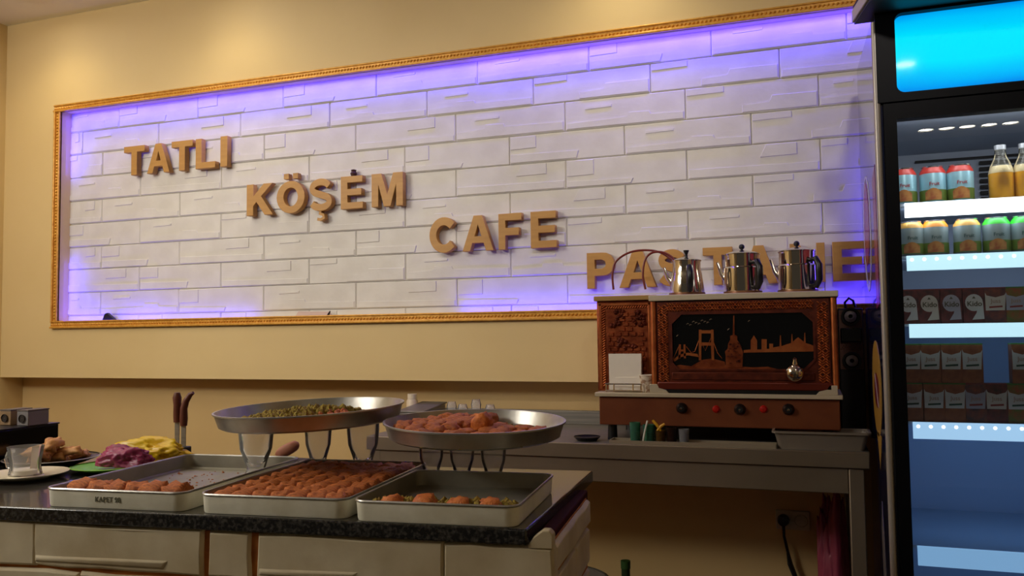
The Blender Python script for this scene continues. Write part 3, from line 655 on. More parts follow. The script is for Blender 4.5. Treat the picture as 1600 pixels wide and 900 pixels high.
# left cabinet with embossed bricks
b = MB(); b.box(-.657, -.476, 2.64, 2.92, Z(-.187), Z(.100)); opart('left_cabinet', b, copper_m, bevel=.003)
b = MB(); b.box(-.663, -.462, 2.625, 2.93, Z(.100), Z(.116)); opart('cabinet_lid', b, M('brass_lid', (176, 140, 84), .4, .5), bevel=.002)
b = MB()
for x0, x1, z0, z1 in ((-.650, -.640, -.18, .092), (-.490, -.480, -.18, .092), (-.650, -.480, .084, .092)): b.box(x0, x1, 2.634, 2.641, Z(z0), Z(z1))
opart('cabinet_border', b, copperb_m, bevel=.0015)
b = MB()
for i in range(34): z = -.172+i*.0078; b.tube([(-.639, 2.637, Z(z)), (-.630, 2.637, Z(z+.006))], .0022, 5)
for i in range(18): x = -.625+i*.0078; b.tube([(x, 2.637, Z(.076)), (x+.006, 2.637, Z(.083))], .0022, 5)
opart('rope_relief', b, copperb_m, kind='stuff')
def ebrick(x0, x1, z0, z1): 
    b = MB(); c = .002; b.loft([[(x0, 2.641, z0), (x1, 2.641, z0), (x1, 2.641, z1), (x0, 2.641, z1)], [(x0+c, 2.635, z0+c), (x1-c, 2.635, z0+c), (x1-c, 2.635, z1-c), (x0+c, 2.635, z1-c)]]); opart('embossed_brick', b, copper_m, smooth=False)
for r in range(15):
    z = -.172+r*.0158; x = -.622-(.011 if r % 2 else 0)
    while x < -.494:
        a, e = max(x, -.622), min(x+.022, -.496)
        if e-a > .006 and not (r > 10 and (a < -.585 or a > -.54)) and not (r in (8, 9) and -.59 < a < -.535): ebrick(a+.001, e-.001, Z(z), Z(z+.0135))
        x += .024
def blobs(pts, y, r, name, mat):
    b = MB()
    for x, z, rr in pts: b.lathe([(.001, .006), (rr*.6, .004), (rr, 0)], 8, (x, y, Z(z)), 'y')
    for v in range(len(b.v)): pass
    opart(name, b, mat, kind='stuff')
rnd = random.Random(2)
blobs([(-.61+rnd.uniform(0, .042), .018+rnd.uniform(0, .050), .007) for _ in range(22)] + [(-.545+rnd.uniform(0, .045), .018+rnd.uniform(0, .050), .007) for _ in range(22)], 2.638, .007, 'leaf_relief', copperd_m)
blobs([(-.587+rnd.uniform(0, .055), -.052+rnd.uniform(0, .030), .008) for _ in range(16)], 2.638, .008, 'flower_relief', copperd_m)
# main cabinet
b = MB(); b.box(-.468, .060, OY+.012, 2.92, Z(-.176), Z(.092)); opart('main_cabinet', b, copperd_m, bevel=.002)
b = MB(); b.box(-.476, .070, OY-.008, 2.93, Z(.094), Z(.112)); opart('top_plate', b, beige_m, bevel=.002)
for x in (-.464, .056):
    b = MB(); b.lathe([(.001, 0), (.0095, 0), (.0095, .262), (.001, .262)], 14, (x, OY+.006, Z(-.170))); opart('pillar', b, copperb_m)
# door frame with knotted relief
wx0, wx1, wz0, wz1 = -.412, .004, -.119, .056
cut = [(wx0+.02, wz0), (wx1-.03, wz0), (wx1, wz0+.03), (wx1, wz1-.03), (wx1-.03, wz1), (wx0+.03, wz1), (wx0, wz1-.03), (wx0, wz0+.02)]
me = flat([[(x, Z(z)) for x, z in ((-.452, -.152), (.044, -.152), (.044, .090), (-.452, .090))], [(x, Z(z)) for x, z in cut]], .012)
o = opart('door_frame', me, copperd_m, smooth=False); o.location = (0, OY+.006, 0)
me = flat([[(x*1.0, Z(z)) for x, z in cut], [(-.204+(x+.204)*.972, Z(-.0315+(z+.0315)*.94)) for x, z in cut]], .008); o = opart('window_bead', me, copperd_m, smooth=False); o.location = (0, OY+.0, 0)
def knots(name, x0, x1, z0, z1, hor):
    b = MB(); n = int((x1-x0 if hor else z1-z0)/.0075)
    for i in range(n):
        t = i*.0075; W = (z1-z0 if hor else x1-x0)
        for k in range(3):
            o_ = W*(k+.5)/3
            cx, cz = (x0+t, z0+o_) if hor else (x0+o_, z0+t); s_ = W/6.5*(1 if (i//3+k) % 2 else -1)
            b.tube([(cx-W/5, OY-.001, Z(cz-s_)), (cx, OY-.0045, Z(cz)), (cx+W/6, OY-.001, Z(cz+s_))], .0021, 4, cap=False)
    opart(name, b, copperb_m, kind='stuff')
knots('knot_relief', -.448, -.420, -.148, .086, False); knots('knot_relief', .012, .040, -.148, .086, False); knots('knot_relief', -.416, .008, .062, .086, True)
b = MB(); b.box(-.455, .047, OY-.006, OY+.012, Z(-.176), Z(-.152)); opart('lower_moulding', b, M('red_brown', (104, 36, 18), .35, .35), bevel=.004)
b = MB(); b.box(-.41, .0, OY-.003, OY+.002, Z(-.147), Z(-.124)); opart('lower_band', b, copperd_m, bevel=.002)
b = MB(); b.box(wx0, wx1, OY+.008, OY+.0115, Z(wz0), Z(wz1)); opart('window_panel', b, blackg_m)
# skyline cut out of copper, points measured on the panel
def sky(name, pts, mat=copperb_m, ext=.003, y=.0045):
    me = flat([[(lambda q: (q.x, Z(q.z)))(at(px, py, OY+.005)) for px, py in pts]], ext); o = opart(name, me, mat, smooth=False); o.location = (0, OY+y, 0); return o
sky('bridge_tower', [(1092, 563), (1092, 515), (1096, 515), (1096, 535), (1111, 535), (1111, 515), (1115, 515), (1116, 563), (1112, 563), (1111, 540), (1096, 540), (1096, 563)])
sky('bridge_beam', [(1096, 516), (1111, 516), (1111, 521), (1096, 521)], y=.004)
sky('small_bridge_tower', [(1060, 560), (1061, 538), (1064, 538), (1064, 546), (1068, 546), (1068, 538), (1071, 538), (1072, 560), (1069, 560), (1068, 549), (1064, 549), (1063, 560)])
sky('bridge_deck', [(1052, 562), (1062, 554), (1075, 551), (1090, 553), (1092, 558), (1075, 555), (1064, 558), (1054, 565)])
b = MB()
for pts in ([(1072, 541), (1080, 551), (1086, 549), (1092, 532)], [(1115, 535), (1121, 551), (1128, 560)], [(1061, 541), (1056, 552), (1052, 561)], [(1096, 535), (1102, 548), (1111, 528)]):
    b.tube([(lambda q: (q.x, OY+.003, Z(q.z)))(at(*p, OY+.004)) for p in pts], .0011, 5)
opart('bridge_cables', b, copperb_m)
sky('shore', [(1050, 582), (1050, 573), (1062, 570), (1080, 572), (1098, 562), (1112, 560), (1132, 565), (1134, 573), (1152, 572), (1175, 574), (1200, 573), (1215, 577), (1240, 578), (1240, 583)], copper_m, y=.0055)
sky('island_tower', [(1134, 574), (1134, 556), (1133, 549), (1137, 545), (1138, 537), (1141, 531), (1141, 525), (1145, 523), (1146, 493), (1147.5, 493), (1148, 523), (1152, 525), (1152, 531), (1156, 537), (1159, 545), (1161, 550), (1160, 574)], copper_m, .004, .003)
b = MB()
rnd = random.Random(4)
for i in range(30):
    q = at(1137+rnd.uniform(0, 20), 534+rnd.uniform(0, 36), OY); b.box(q.x-.0025, q.x+.0025, OY-.001, OY+.002, Z(q.z)-.0018, Z(q.z)+.0018)
opart('tower_windows', b, copperd_m, kind='stuff')
sky('far_shore', [(1162, 551), (1162, 547), (1173, 546), (1173, 532), (1178, 524), (1183, 532), (1183, 546), (1190, 546), (1190, 530), (1198, 530), (1198, 545), (1202, 545), (1202, 537), (1208, 537), (1208, 543), (1218, 541), (1219, 524), (1220, 524), (1221, 541), (1229, 538), (1236, 536), (1237, 522), (1238, 522), (1239, 534), (1243, 530), (1247, 527), (1251, 530), (1256, 534), (1257, 520), (1258, 520), (1259, 536), (1266, 538), (1273, 541), (1274, 549)])
for px, py in ((1058, 526), (1138, 516), (1170, 503)):
    q = at(px, py, OY+.006); b = MB(); b.prism([(-.003, 0), (0, .002), (.004, .006), (0, .004)], 0, .001); opart('bird', b, M('bird', (196, 170, 140), .4)).location = (q.x, OY+.005, Z(q.z))
b = MB()
for i in range(9):
    q = at(1074+i*4.5, 506-i*.6+2.5*math.sin(i*2.1), OY+.006); b.tube([(q.x-.003, OY+.007, Z(q.z)-.002), (q.x+.001, OY+.0065, Z(q.z)+.002), (q.x+.004, OY+.007, Z(q.z))], .0005, 4)
opart('scroll_mark', b, M('bird', (196, 170, 140), .4))
q = at(1242, 583, OY-.02)
b = MB(); b.lathe([(.001, .030), (.010, .029), (.020, .024), (.026, .014), (.025, .006), (.016, .001), (.008, -.001), (.008, -.014), (.001, -.014)], 28, (q.x, OY-.008, Z(q.z)), 'y'); kn = opart('door_knob', b, chrome_m)
b = MB(); b.lathe([(.001, 0), (.008, .001), (.009, .008), (.006, .016), (.007, .020), (.001, .025)], 18, (q.x+.001, OY-.016, Z(q.z)+.020)); obj('finial', b, chrome_m, kn)
for px, py in ((1065, 638), (1156, 640), (1232, 640)):
    q = at(px, py, OY-.005); b = MB(); b.lathe([(.001, .016), (.010, .016), (.012, .012), (.0145, .004), (.017, 0), (.001, 0)], 24, (q.x, OY-.0005, Z(q.z)), 'y'); kk = opart('control_knob', b, black_m, label='black round control knob')
    b = MB(); b.lathe([(.001, .0185), (.0035, .018), (.004, .016)], 10, (q.x, OY-.0005, Z(q.z)), 'y'); obj('pointer', b, chrome_m, kk)
for px, py in ((1119, 639.5), (1193, 639.5)):
    q = at(px, py, OY-.003); b = MB(); b.lathe([(.001, .007), (.007, .006), (.009, .002), (.0115, 0), (.001, 0)], 20, (q.x, OY-.0005, Z(q.z)), 'y'); opart('indicator_lamp', b, M('red_lens', (170, 26, 18), .25), label='red indicator lamp')

# copper tubes looping from the left cabinet
def loop(pts, Y, name, label, grp):
    P = [at(px, py, Y) for px, py in pts]; Q = []
    for i in range(len(P)-1):
        p0, p1, p2, p3 = P[max(i-1, 0)], P[i], P[i+1], P[min(i+2, len(P)-1)]
        for k in range(6):
            t = k/6; Q.append(.5*((2*p1)+(-p0+p2)*t+(2*p0-5*p1+4*p2-p3)*t*t+(-p0+3*p1-3*p2+p3)*t**3))
    Q.append(P[-1]); b = MB(); b.tube(Q, .0036, 8); o = obj(name, b, M('red_hose', (112, 34, 22), .35)); tag(o, label, 'hose', grp)
loop([(958.5, 452.5), (957, 428), (963, 408), (985, 394), (1013, 391), (1035, 396), (1052, 410), (1058, 430)], 2.76, 'red_hose', 'thin dark red hose arching from the left cabinet, the wider outer loop', 'red hoses above the stove')
loop([(1008.5, 452), (1004.5, 430), (1008, 406), (1019, 395), (1036, 394.5), (1052, 404), (1059, 422)], 2.73, 'red_hose', 'thin dark red hose arching from the left cabinet, the narrower inner loop', 'red hoses above the stove')

# pots on the stove
ztop = .1122
def pot(label, px, Y, prof, knobtype, hang, hr, spout):
    q = at(px, 430, Y); t = thing('coffee_pot', label, 'pot', (q.x, Y, ztop), 0, 'chrome pots on the stove')
    b = MB(); b.lathe([(.001, .006)]+prof+[(.001, prof[-1][1])], 40); obj('body', b, chrome_m, t)
    r0 = prof[0][0]; rt_ = prof[-1][0]; hz = prof[-1][1]
    b = MB(); b.lathe([(.001, 0), (r0+.004, 0), (r0+.003, .011), (r0-.002, .012)], 40); obj('copper_base', b, M('pot_base', (120, 78, 48), .4, .5), t)
    b = MB(); b.lathe([(rt_+.002, hz), (rt_+.0025, hz+.003), (rt_*.8, hz+.008), (rt_*.3, hz+.014), (.001, hz+.015)], 40); ld = obj('lid', b, chrome_m, t)
    b = MB()
    if knobtype == 'cone': b.lathe([(.001, 0), (.005, 0), (.004, .008), (.009, .02), (.009, .022), (.001, .022)], 16, (0, 0, hz+.014))
    else: b.lathe([(.001, 0), (.004, 0), (.004, .004)]+[(.009*math.sin(a*PI/8), .012-.009*math.cos(a*PI/8)) for a in range(2, 8)]+[(.001, .021)], 16, (0, 0, hz+.014))
    obj('lid_knob', b, black_m, ld)
    a = math.radians(hang); d = Vector((math.cos(a), math.sin(a), 0)); rm = (r0+rt_)/2-.004
    pts = [d*rm+Vector((0, 0, hz*.78)), d*(rm+.022)+Vector((0, 0, hz*.80)), d*(rm+.033)+Vector((0, 0, hz*.66)), d*(rm+.033)+Vector((0, 0, hz*.30)), d*(rm+.022)+Vector((0, 0, hz*.16)), d*rm+Vector((0, 0, hz*.17))]
    b = MB(); b.tube(pts, [.006, .0095, .0105, .0105, .009, .006], 10); obj('handle', b, black_m, t)
    a = math.radians(spout); d = Vector((math.cos(a), math.sin(a), 0)); rm = (r0+rt_)/2-.006
    b = MB(); b.tube([d*rm+Vector((0, 0, hz*.35)), d*(rm+.018)+Vector((0, 0, hz*.55)), d*(rm+.03)+Vector((0, 0, hz*.85))], [.010, .007, .005], 10); obj('spout', b, chrome_m, t)
    return t
pot('tapered chrome coffee pot with a black cone knob, leftmost on the stove', 1073, 2.72, [(.054, .006), (.055, .02), (.048, .07), (.044, .09), (.045, .112)], 'cone', -75, 0, 175)
pot('straight chrome pot with a black ball knob, middle one on the stove', 1160, 2.73, [(.056, .006), (.057, .02), (.056, .084), (.052, .088), (.053, .126)], 'ball', -48, 0, 170)
pot('straight chrome pot with a black ball knob, rightmost on the stove', 1246, 2.74, [(.057, .006), (.058, .02), (.057, .086), (.053, .090), (.054, .129)], 'ball', -42, 0, 172)

# napkins, holder and paper cup on the stove's left ledge
ZL_ = -.1868
nh = thing('napkin_holder', 'chrome wire napkin holder on the left ledge of the stove', 'holder', (-.560, 2.590, ZL_))
for nm, pts in (('wire', [(-.055, -.014, .026), (-.055, -.014, .003), (-.055, .026, .003), (-.055, .026, .026)]), ('wire', [(.055, -.014, .026), (.055, -.014, .003), (.055, .026, .003), (.055, .026, .026)]), ('wire', [(-.058, -.014, .026), (.058, -.014, .026)]), ('wire', [(-.058, -.014, .006), (.058, -.014, .006)]), ('wire', [(-.058, .026, .026), (.058, .026, .026)]),
                ('wire', [(-.03, -.014, .026), (-.03, -.014, .003)]), ('wire', [(.03, -.014, .026), (.03, -.014, .003)])):
    b = MB(); b.tube(pts, .0022, 6); obj(nm, b, chrome_m, nh)
nap = M('napkin_white', (232, 222, 208), .8)
np_ = thing('napkin_stack', 'stack of folded white paper napkins standing in the wire holder', 'napkins', (-.560, 2.594, ZL_))
for i, y in enumerate((0, .006, .012, .018)):
    h_ = .122-.003*i if i else .045
    b = MB(); b.loft([[(-.050 if i else -.03, y, .005), (.050, y, .005), (.050, y+.0045, .005), (-.050 if i else -.03, y+.0045, .005)], [(-.052 if i else -.03, y+.004, h_), (.052, y+.004, h_), (.052, y+.008, h_), (-.052 if i else -.03, y+.008, h_)]]); obj('napkin', b, nap, np_)
pc = thing('paper_cup', 'small white paper cup with a faint pattern beside the napkins', 'cup', (-.492, 2.600, ZL_))
b = MB(); b.lathe([(.001, 0), (.016, 0), (.022, .052), (.0205, .052), (.0145, .003), (.001, .003)], 24); obj('cup', b, M('cup_paper', (218, 202, 180), .7, rgb2=(160, 126, 100), scale=60, lo=.5, hi=.6), pc)
b = MB(); b.lathe([(.0215, .051), (.0235, .0525), (.0215, .054), (.020, .0525), (.0215, .051)], 24); obj('lip', b, nap, pc)

# loudspeaker tower behind the stove
sp = thing('speaker_tower', 'narrow black loudspeaker tower standing between the stove and the fridge', 'speaker', (.110, 2.83, -.336))
b = MB(); b.box(-.036, .036, 0, .12, 0, Z(.066)); obj('cabinet', b, M('speaker_body', (30, 26, 26), .45), sp, bevel=.003)
b = MB(); b.box(-.034, .034, -.003, .0, Z(-.125), Z(.060)); obj('front_plate', b, M('speaker_plate', (112, 74, 56), .45), sp)
for z, r in ((.040, .028), (-.098, .028)):
    b = MB(); b.lathe([(.001, .004), (.006, .008), (.009, .004), (.020, .0), (.022, .006), (r, .006), (r, 0)], 28, (0, -.003, Z(z)), 'y'); dr = obj('driver', b, black_m, sp)
    b = MB(); b.lathe([(.001, .003), (.008, .0075), (.018, .0025)], 20, (0, -.004, Z(z)), 'y'); obj('cone', b, M('cone_grey', (176, 166, 158) if z > 0 else (64, 58, 58), .5), dr, label='grey cone' if z > 0 else 'black cone')
b = MB(); b.box(-.031, .031, -.013, -.003, Z(-.040), Z(.004)); obj('black_panel', b, blackg_m, sp, bevel=.003)
b = MB()
for i in range(9):
    for j in range(4): b.lathe([(.001, .0015), (.0018, .001), (.0022, 0)], 6, (-.030+i*.0075+(.0035 if j % 2 else 0), -.003, Z(-.062+j*.006)), 'y')
obj('perforation', b, copper_m, sp, kind='stuff')
b = MB(); b.tube([(-.012, .03, Z(.066)), (-.014, .025, Z(.085)), (-.002, .02, Z(.098)), (.010, .02, Z(.090)), (.016, .025, Z(.070))], .004, 8); obj('cable_loop', b, black_m, sp)

# things in front of the stove
p = at(922, 684, 2.56); t = thing('black_dish', 'small black shallow dish at the left foot of the stove', 'dish', (-.675, 2.56, -.336))
b = MB(); b.lathe([(.001, 0), (.03, 0), (.042, .012), (.040, .012), (.028, .003), (.001, .003)], 28); obj('dish', b, black_m, t); b = MB(); b.lathe([(.040, .0115), (.043, .0125), (.040, .0135)], 28); obj('rim', b, black_m, t)
tr = thing('narrow_metal_tray', 'long narrow metal tray with thin rim in front of the stove', 'tray', (-.350, 2.536, -.336))
b = MB(); b.box(-.24, .24, -.03, .03, 0, .003); obj('floor', b, steeld_m, tr)
for x0, x1, y0, y1 in ((-.24, .24, -.032, -.029), (-.24, .24, .029, .032), (-.242, -.239, -.03, .03), (.239, .242, -.03, .03)):
    b = MB(); b.box(x0, x1, y0, y1, 0, .011); obj('edge', b, M('tray_edge', (184, 172, 150), .35, .6), tr)
def tumbler(label, x, y, z, r, h, tint, name='glass_tumbler', liquid=None):
    t = thing(name, label, 'glass', (x, y, z), 0, 'small glasses in front of the stove')
    b = MB(); b.lathe([(.001, 0), (r*.85, 0), (r, h), (r-.0018, h), (r*.85-.0018, .004), (.001, .004)], 24); obj('body', b, glass('glass_'+str(tint[0]), tint, .04, .22), t)
    if liquid:
        b = MB(); b.lathe([(.001, .0045), (r*.82, .0045), (r*.87, h*.55), (.001, h*.55)], 24); obj('drink', b, liquid, t)
    return t
zt = -.3325
tumbler('tumbler of dark green drink in front of the stove, the left green one', -.520, 2.545, zt, .017, .058, (120, 190, 160), liquid=M('green_drink', (20, 92, 66), .2))
tumbler('tumbler of dark green drink behind the glass stick, the right green one', -.478, 2.548, zt, .019, .052, (110, 180, 150), liquid=M('green_drink', (20, 92, 66), .2))
tumbler('small dark glass with yellow strips in front of the stove', -.442, 2.54, zt, .015, .036, (150, 110, 60), liquid=M('brown_drink', (60, 38, 22), .3))
tumbler('small dark brown glass right of the yellow strips', -.410, 2.548, zt, .016, .044, (90, 60, 50), liquid=M('dark_drink', (24, 14, 12), .3))
tumbler('small clear empty glass, rightmost in front of the stove', -.372, 2.54, zt, .016, .042, (200, 200, 205))
b = MB(); b.tube([(-.492, 2.520, zt+.001), (-.487, 2.523, zt+.03), (-.478, 2.526, zt+.066)], .0028, 8); o = obj('glass_stick', b, M('stick_white', (214, 214, 206), .2)); tag(o, 'pale glass stirring stick leaning in front of the green glasses', 'stick')
for i, (a_, c_, lb) in enumerate((((-.464, .066), (-.440, .036), 'yellow peel strip slanting down to the right'), ((-.450, .036), (-.428, .056), 'yellow peel strip slanting up to the right'))):
    b = MB(); b.tube([(a_[0], 2.535, zt+a_[1]), ((a_[0]+c_[0])/2, 2.533, zt+(a_[1]+c_[1])/2+.003), (c_[0], 2.535, zt+c_[1])], [.004, .0048, .004], 8); o = obj('yellow_strip', b, M('yellow_plastic', (206, 150, 20), .45)); tag(o, lb+' in the small dark glass', 'strip', 'yellow strips in the dark glass')
cn = thing('plastic_container', 'translucent rectangular plastic food container on the right end of the worktable', 'container', (.010, 2.56, -.336))
plm = glass('milky_plastic', (150, 138, 124), .25, .62)
def RL(x, y, z, r): return [(a, c, z) for a, c in rrect(-x, x, -y, y, r)]
b = MB(); b.loft([RL(.112, .045, 0, .012), RL(.124, .054, .045, .014), RL(.122, .052, .045, .014), RL(.110, .043, .003, .012)]); obj('tub', b, plm, cn)
b = MB(); b.loft([RL(.124, .054, .045, .014), RL(.131, .060, .045, .016), RL(.131, .060, .051, .016), RL(.124, .054, .051, .014)]+[RL(.124, .054, .045, .014)], False, False); obj('rim', b, plm, cn)
b = MB(); b.box(-.102, .102, -.038, .038, .0035, .010); obj('contents', b, M('food_orange', (150, 96, 48), .7), cn, bevel=.003)

# under the worktable: socket, plug with cable, pink bag, bucket
so = thing('wall_socket', 'white double wall socket on the wall under the worktable', 'socket', (-.085, YL, -.640))
b = MB(); b.box(-.055, .055, -.012, 0, -.032, .032); obj('plate', b, M('socket_white', (196, 184, 160), .5), so, bevel=.003)
b = MB(); b.lathe([(.018, 0), (.020, .003), (.022, 0)], 20, (.026, -.012, 0), 'y'); obj('outlet', b, M('socket_white'  , (196, 184, 160)), so)
b = MB(); b.lathe([(.001, .03), (.016, .028), (.020, .004), (.020, 0)], 20, (-.030, -.012, 0), 'y'); pl = obj('plug', b, black_m, so)
b = MB(); b.tube([(-.030, -.035, -.005), (-.028, -.036, -.05), (-.018, -.032, -.10), (-.012, -.03, -.14), (.01, -.03, -.20), (.02, -.03, -.32)], [.006, .0045, .005, .009, .008, .006], 8); obj('cord', b, black_m, pl)
crumple('pink_bag', (.035, 2.86, -H), .062, .05, .62, 2.2, M('pink_film', (170, 70, 92), .5, rgb2=(140, 48, 72), scale=6), 'tall crumpled pink plastic bag hanging under the right end of the worktable', 'bag')
bpy.data.objects['pink_bag'].scale.z = .95
bk = thing('grey_bucket', 'low grey bucket on the floor under the worktable', 'bucket', (-.80, 2.72, -H))
b = MB(); b.lathe([(.001, 0), (.11, 0), (.14, .42), (.136, .42), (.106, .005), (.001, .005)], 32); obj('pail', b, M('bucket_grey', (110, 102, 92), .6), bk)
b = MB(); b.lathe([(.135, .415), (.146, .42), (.135, .426)], 32); obj('rim', b, M('bucket_rim', (120, 112, 100), .6), bk)
gb = thing('green_bottle', 'dark green bottle beside the grey bucket under the worktable', 'bottle', (-.60, 2.74, -H))
b = MB(); b.lathe([(.001, 0), (.04, 0), (.04, .36), (.014, .42), (.014, .46), (.001, .46)], 20); obj('body', b, M('bottle_green', (34, 52, 30), .3), gb)
b = MB(); b.lathe([(.001, .4605), (.016, .4605), (.016, .485), (.001, .485)], 16); obj('cap', b, M('cap_green', (50, 84, 40), .4), gb)

# ------------------------------------------------------------------ drinks fridge
FX0, FX1, FY0, FY1 = .152, .822, 2.15, 2.80
fr = thing('drinks_fridge', 'tall black glass-door drinks fridge with a glowing blue header', 'fridge', (FX0, FY0, -H))
def fp(n, b, m, **k):
    pr = k.pop('parent', fr); o = obj(n, b, m, pr, **k)
    return o
X = lambda x: x-FX0
Yf = lambda y: y-FY0
fblack = M('fridge_black', (8, 9, 14), .45, spec=.12); side_m = M('fridge_side_film', (14, 26, 62), .12, coat=.6)
silver = M('fridge_edge', (168, 160, 152), .35, .4)
inner = M('fridge_lining', (150, 160, 176), .5)
def sidep(name, x0, x1, mat):
    b = MB(); pr = [(0.012, .02), (Yf(FY1), .02), (Yf(FY1), cl(.808)), (.012, cl(.738))]
    b.loft([[(x0, y, z) for y, z in pr], [(x1, y, z) for y, z in pr]]); return fp(name, b, mat, smooth=False, label='dark blue printed side' if x0 < .1 else None)
sd = sidep('side_panel', 0, .02, side_m); sd2 = sidep('side_panel', X(FX1)-.02, X(FX1), side_m)
b = MB(); b.box(.02, X(FX1)-.02, Yf(FY1)-.03, Yf(FY1), .02, cl(.79)); fp('back_panel', b, fblack)
b = MB(); b.box(.02, X(FX1)-.02, .10, Yf(FY1)-.03, cl(.52), cl(.54)); fp('inner_ceiling', b, inner)
b = MB(); b.box(.021, .027, .08, Yf(FY1)-.031, .12, cl(.52)); fp('inner_side', b, inner)
b = MB(); b.box(X(FX1)-.027, X(FX1)-.021, .08, Yf(FY1)-.031, .12, cl(.52)); fp('inner_side', b, inner)
b = MB(); b.box(.027, X(FX1)-.027, Yf(FY1)-.045, Yf(FY1)-.031, .12, cl(.52)); fp('inner_back', b, inner)
b = MB(); b.box(.02, X(FX1)-.02, .02, Yf(FY1)-.03, .02, .12); fp('plinth', b, fblack)
for x in (X(.168), X(FX1)-.016):
    b = MB(); b.lathe([(.001, 0), (.008, 0), (.008, cl(.735)), (.001, cl(.735))], 12, (x-.009 if x < .1 else x+.009, .010, .0)); fp('edge_strip', b, silver, label='silver edge strip')
# header with glowing screen
me = flat([[(X(.160), cl(.537)), (X(.814), cl(.537)), (X(.814), cl(.757)), (X(.160), cl(.757))], rrect(X(.203), X(.771), cl(.557), cl(.748), .018)], .03); o = fp('header_frame', me, fblack, smooth=False); o.location = (0, .015, 0)
b = MB(); b.box(X(.165), X(.81), .031, .10, cl(.54), cl(.755)); fp('lamp_box', b, fblack)
scr = bpy.data.materials.new('header_screen'); scr.use_nodes = True; nt = scr.node_tree; bs = nt.nodes['Principled BSDF']
tc = nt.nodes.new('ShaderNodeTexCoord'); mp = nt.nodes.new('ShaderNodeMapping'); mp.inputs['Scale'].default_value = (2.2, 1, 9); nz = nt.nodes.new('ShaderNodeTexNoise'); nz.inputs['Scale'].default_value = 1.3; nz.inputs['Detail'].default_value = 1
sx = nt.nodes.new('ShaderNodeSeparateXYZ'); nt.links.new(tc.outputs['Generated'], sx.inputs[0])
cr = nt.nodes.new('ShaderNodeValToRGB'); e = cr.color_ramp.elements; e[0].position = 0; e[0].color = lin((0, 110, 225)); e[1].position = 1; e[1].color = lin((0, 130, 235))
for pos, c in ((.18, (0, 180, 250)), (.35, (0, 228, 255)), (.65, (0, 232, 255)), (.88, (0, 195, 252))): q = cr.color_ramp.elements.new(pos); q.color = lin(c)
md = nt.nodes.new('ShaderNodeMath'); md.operation = 'MULTIPLY_ADD'; nt.links.new(tc.outputs['Object'], mp.inputs[0]); nt.links.new(mp.outputs[0], nz.inputs['Vector']); nt.links.new(nz.outputs['Fac'], md.inputs[0]); md.inputs[1].default_value = .30
ad = nt.nodes.new('ShaderNodeMath'); ad.operation = 'SUBTRACT'; nt.links.new(sx.outputs['Z'], ad.inputs[0]); ad.inputs[1].default_value = .15; nt.links.new(ad.outputs[0], md.inputs[2]); nt.links.new(md.outputs[0], cr.inputs[0])
nt.links.new(cr.outputs[0], bs.inputs['Emission Color']); bs.inputs['Emission Strength'].default_value = 1.0; bs.inputs['Base Color'].default_value = (0, .05, .1, 1); bs.inputs['Roughness'].default_value = .05
b = MB(); b.box(X(.2), X(.774), .022, .028, cl(.553), cl(.752)); fp('header_screen', b, scr, label='glowing blue header screen')
# crown board
b = MB(); pl_ = [(.112, 2.21), (.139, 2.06), (.2, 1.99), (.487, 1.95), (.774, 1.99), (.835, 2.06), (.862, 2.21)]
b.prismz([(X(x), Yf(y)) for x, y in pl_], cl(.759), cl(.789)); cb = fp('crown_board', b, M('crown_edge', (178, 168, 150), .5), bevel=.002, label='beige-edged crown board')
b = MB(); b.prismz([(X(.487+(x-.487)*.985), Yf(2.21+(y-2.21)*.97)) for x, y in pl_], cl(.7545), cl(.7588)); fp('crown_underside', b, M('crown_under', (44, 42, 50), .5))
b = MB(); b.prismz([(X(.487+(x-.487)*.99), Yf(2.21+(y-2.21)*.97)) for x, y in pl_], cl(.7895), cl(.80)); fp('crown_top', b, fblack)
# door
me = flat([[(X(.172), .13), (X(.802), .13), (X(.802), cl(.533)), (X(.172), cl(.533))], [(X(.200), .19), (X(.772), .19), (X(.772), cl(.495)), (X(.200), cl(.495))]], .035); dr = fp('door', me, fblack, smooth=False); dr.location = (0, .0175, 0)
b = MB(); b.box(X(.198), X(.774), -.001, .003, .188-0, cl(.497)); pn = obj('glass_pane', b, pane_m, dr, smooth=False)
b = MB(); b.tube([(X(.787), -.022, .75), (X(.787), -.03, .80), (X(.787), -.03, 1.15), (X(.787), -.022, 1.2)], .009, 10); hd = obj('door_handle', b, silver, dr)
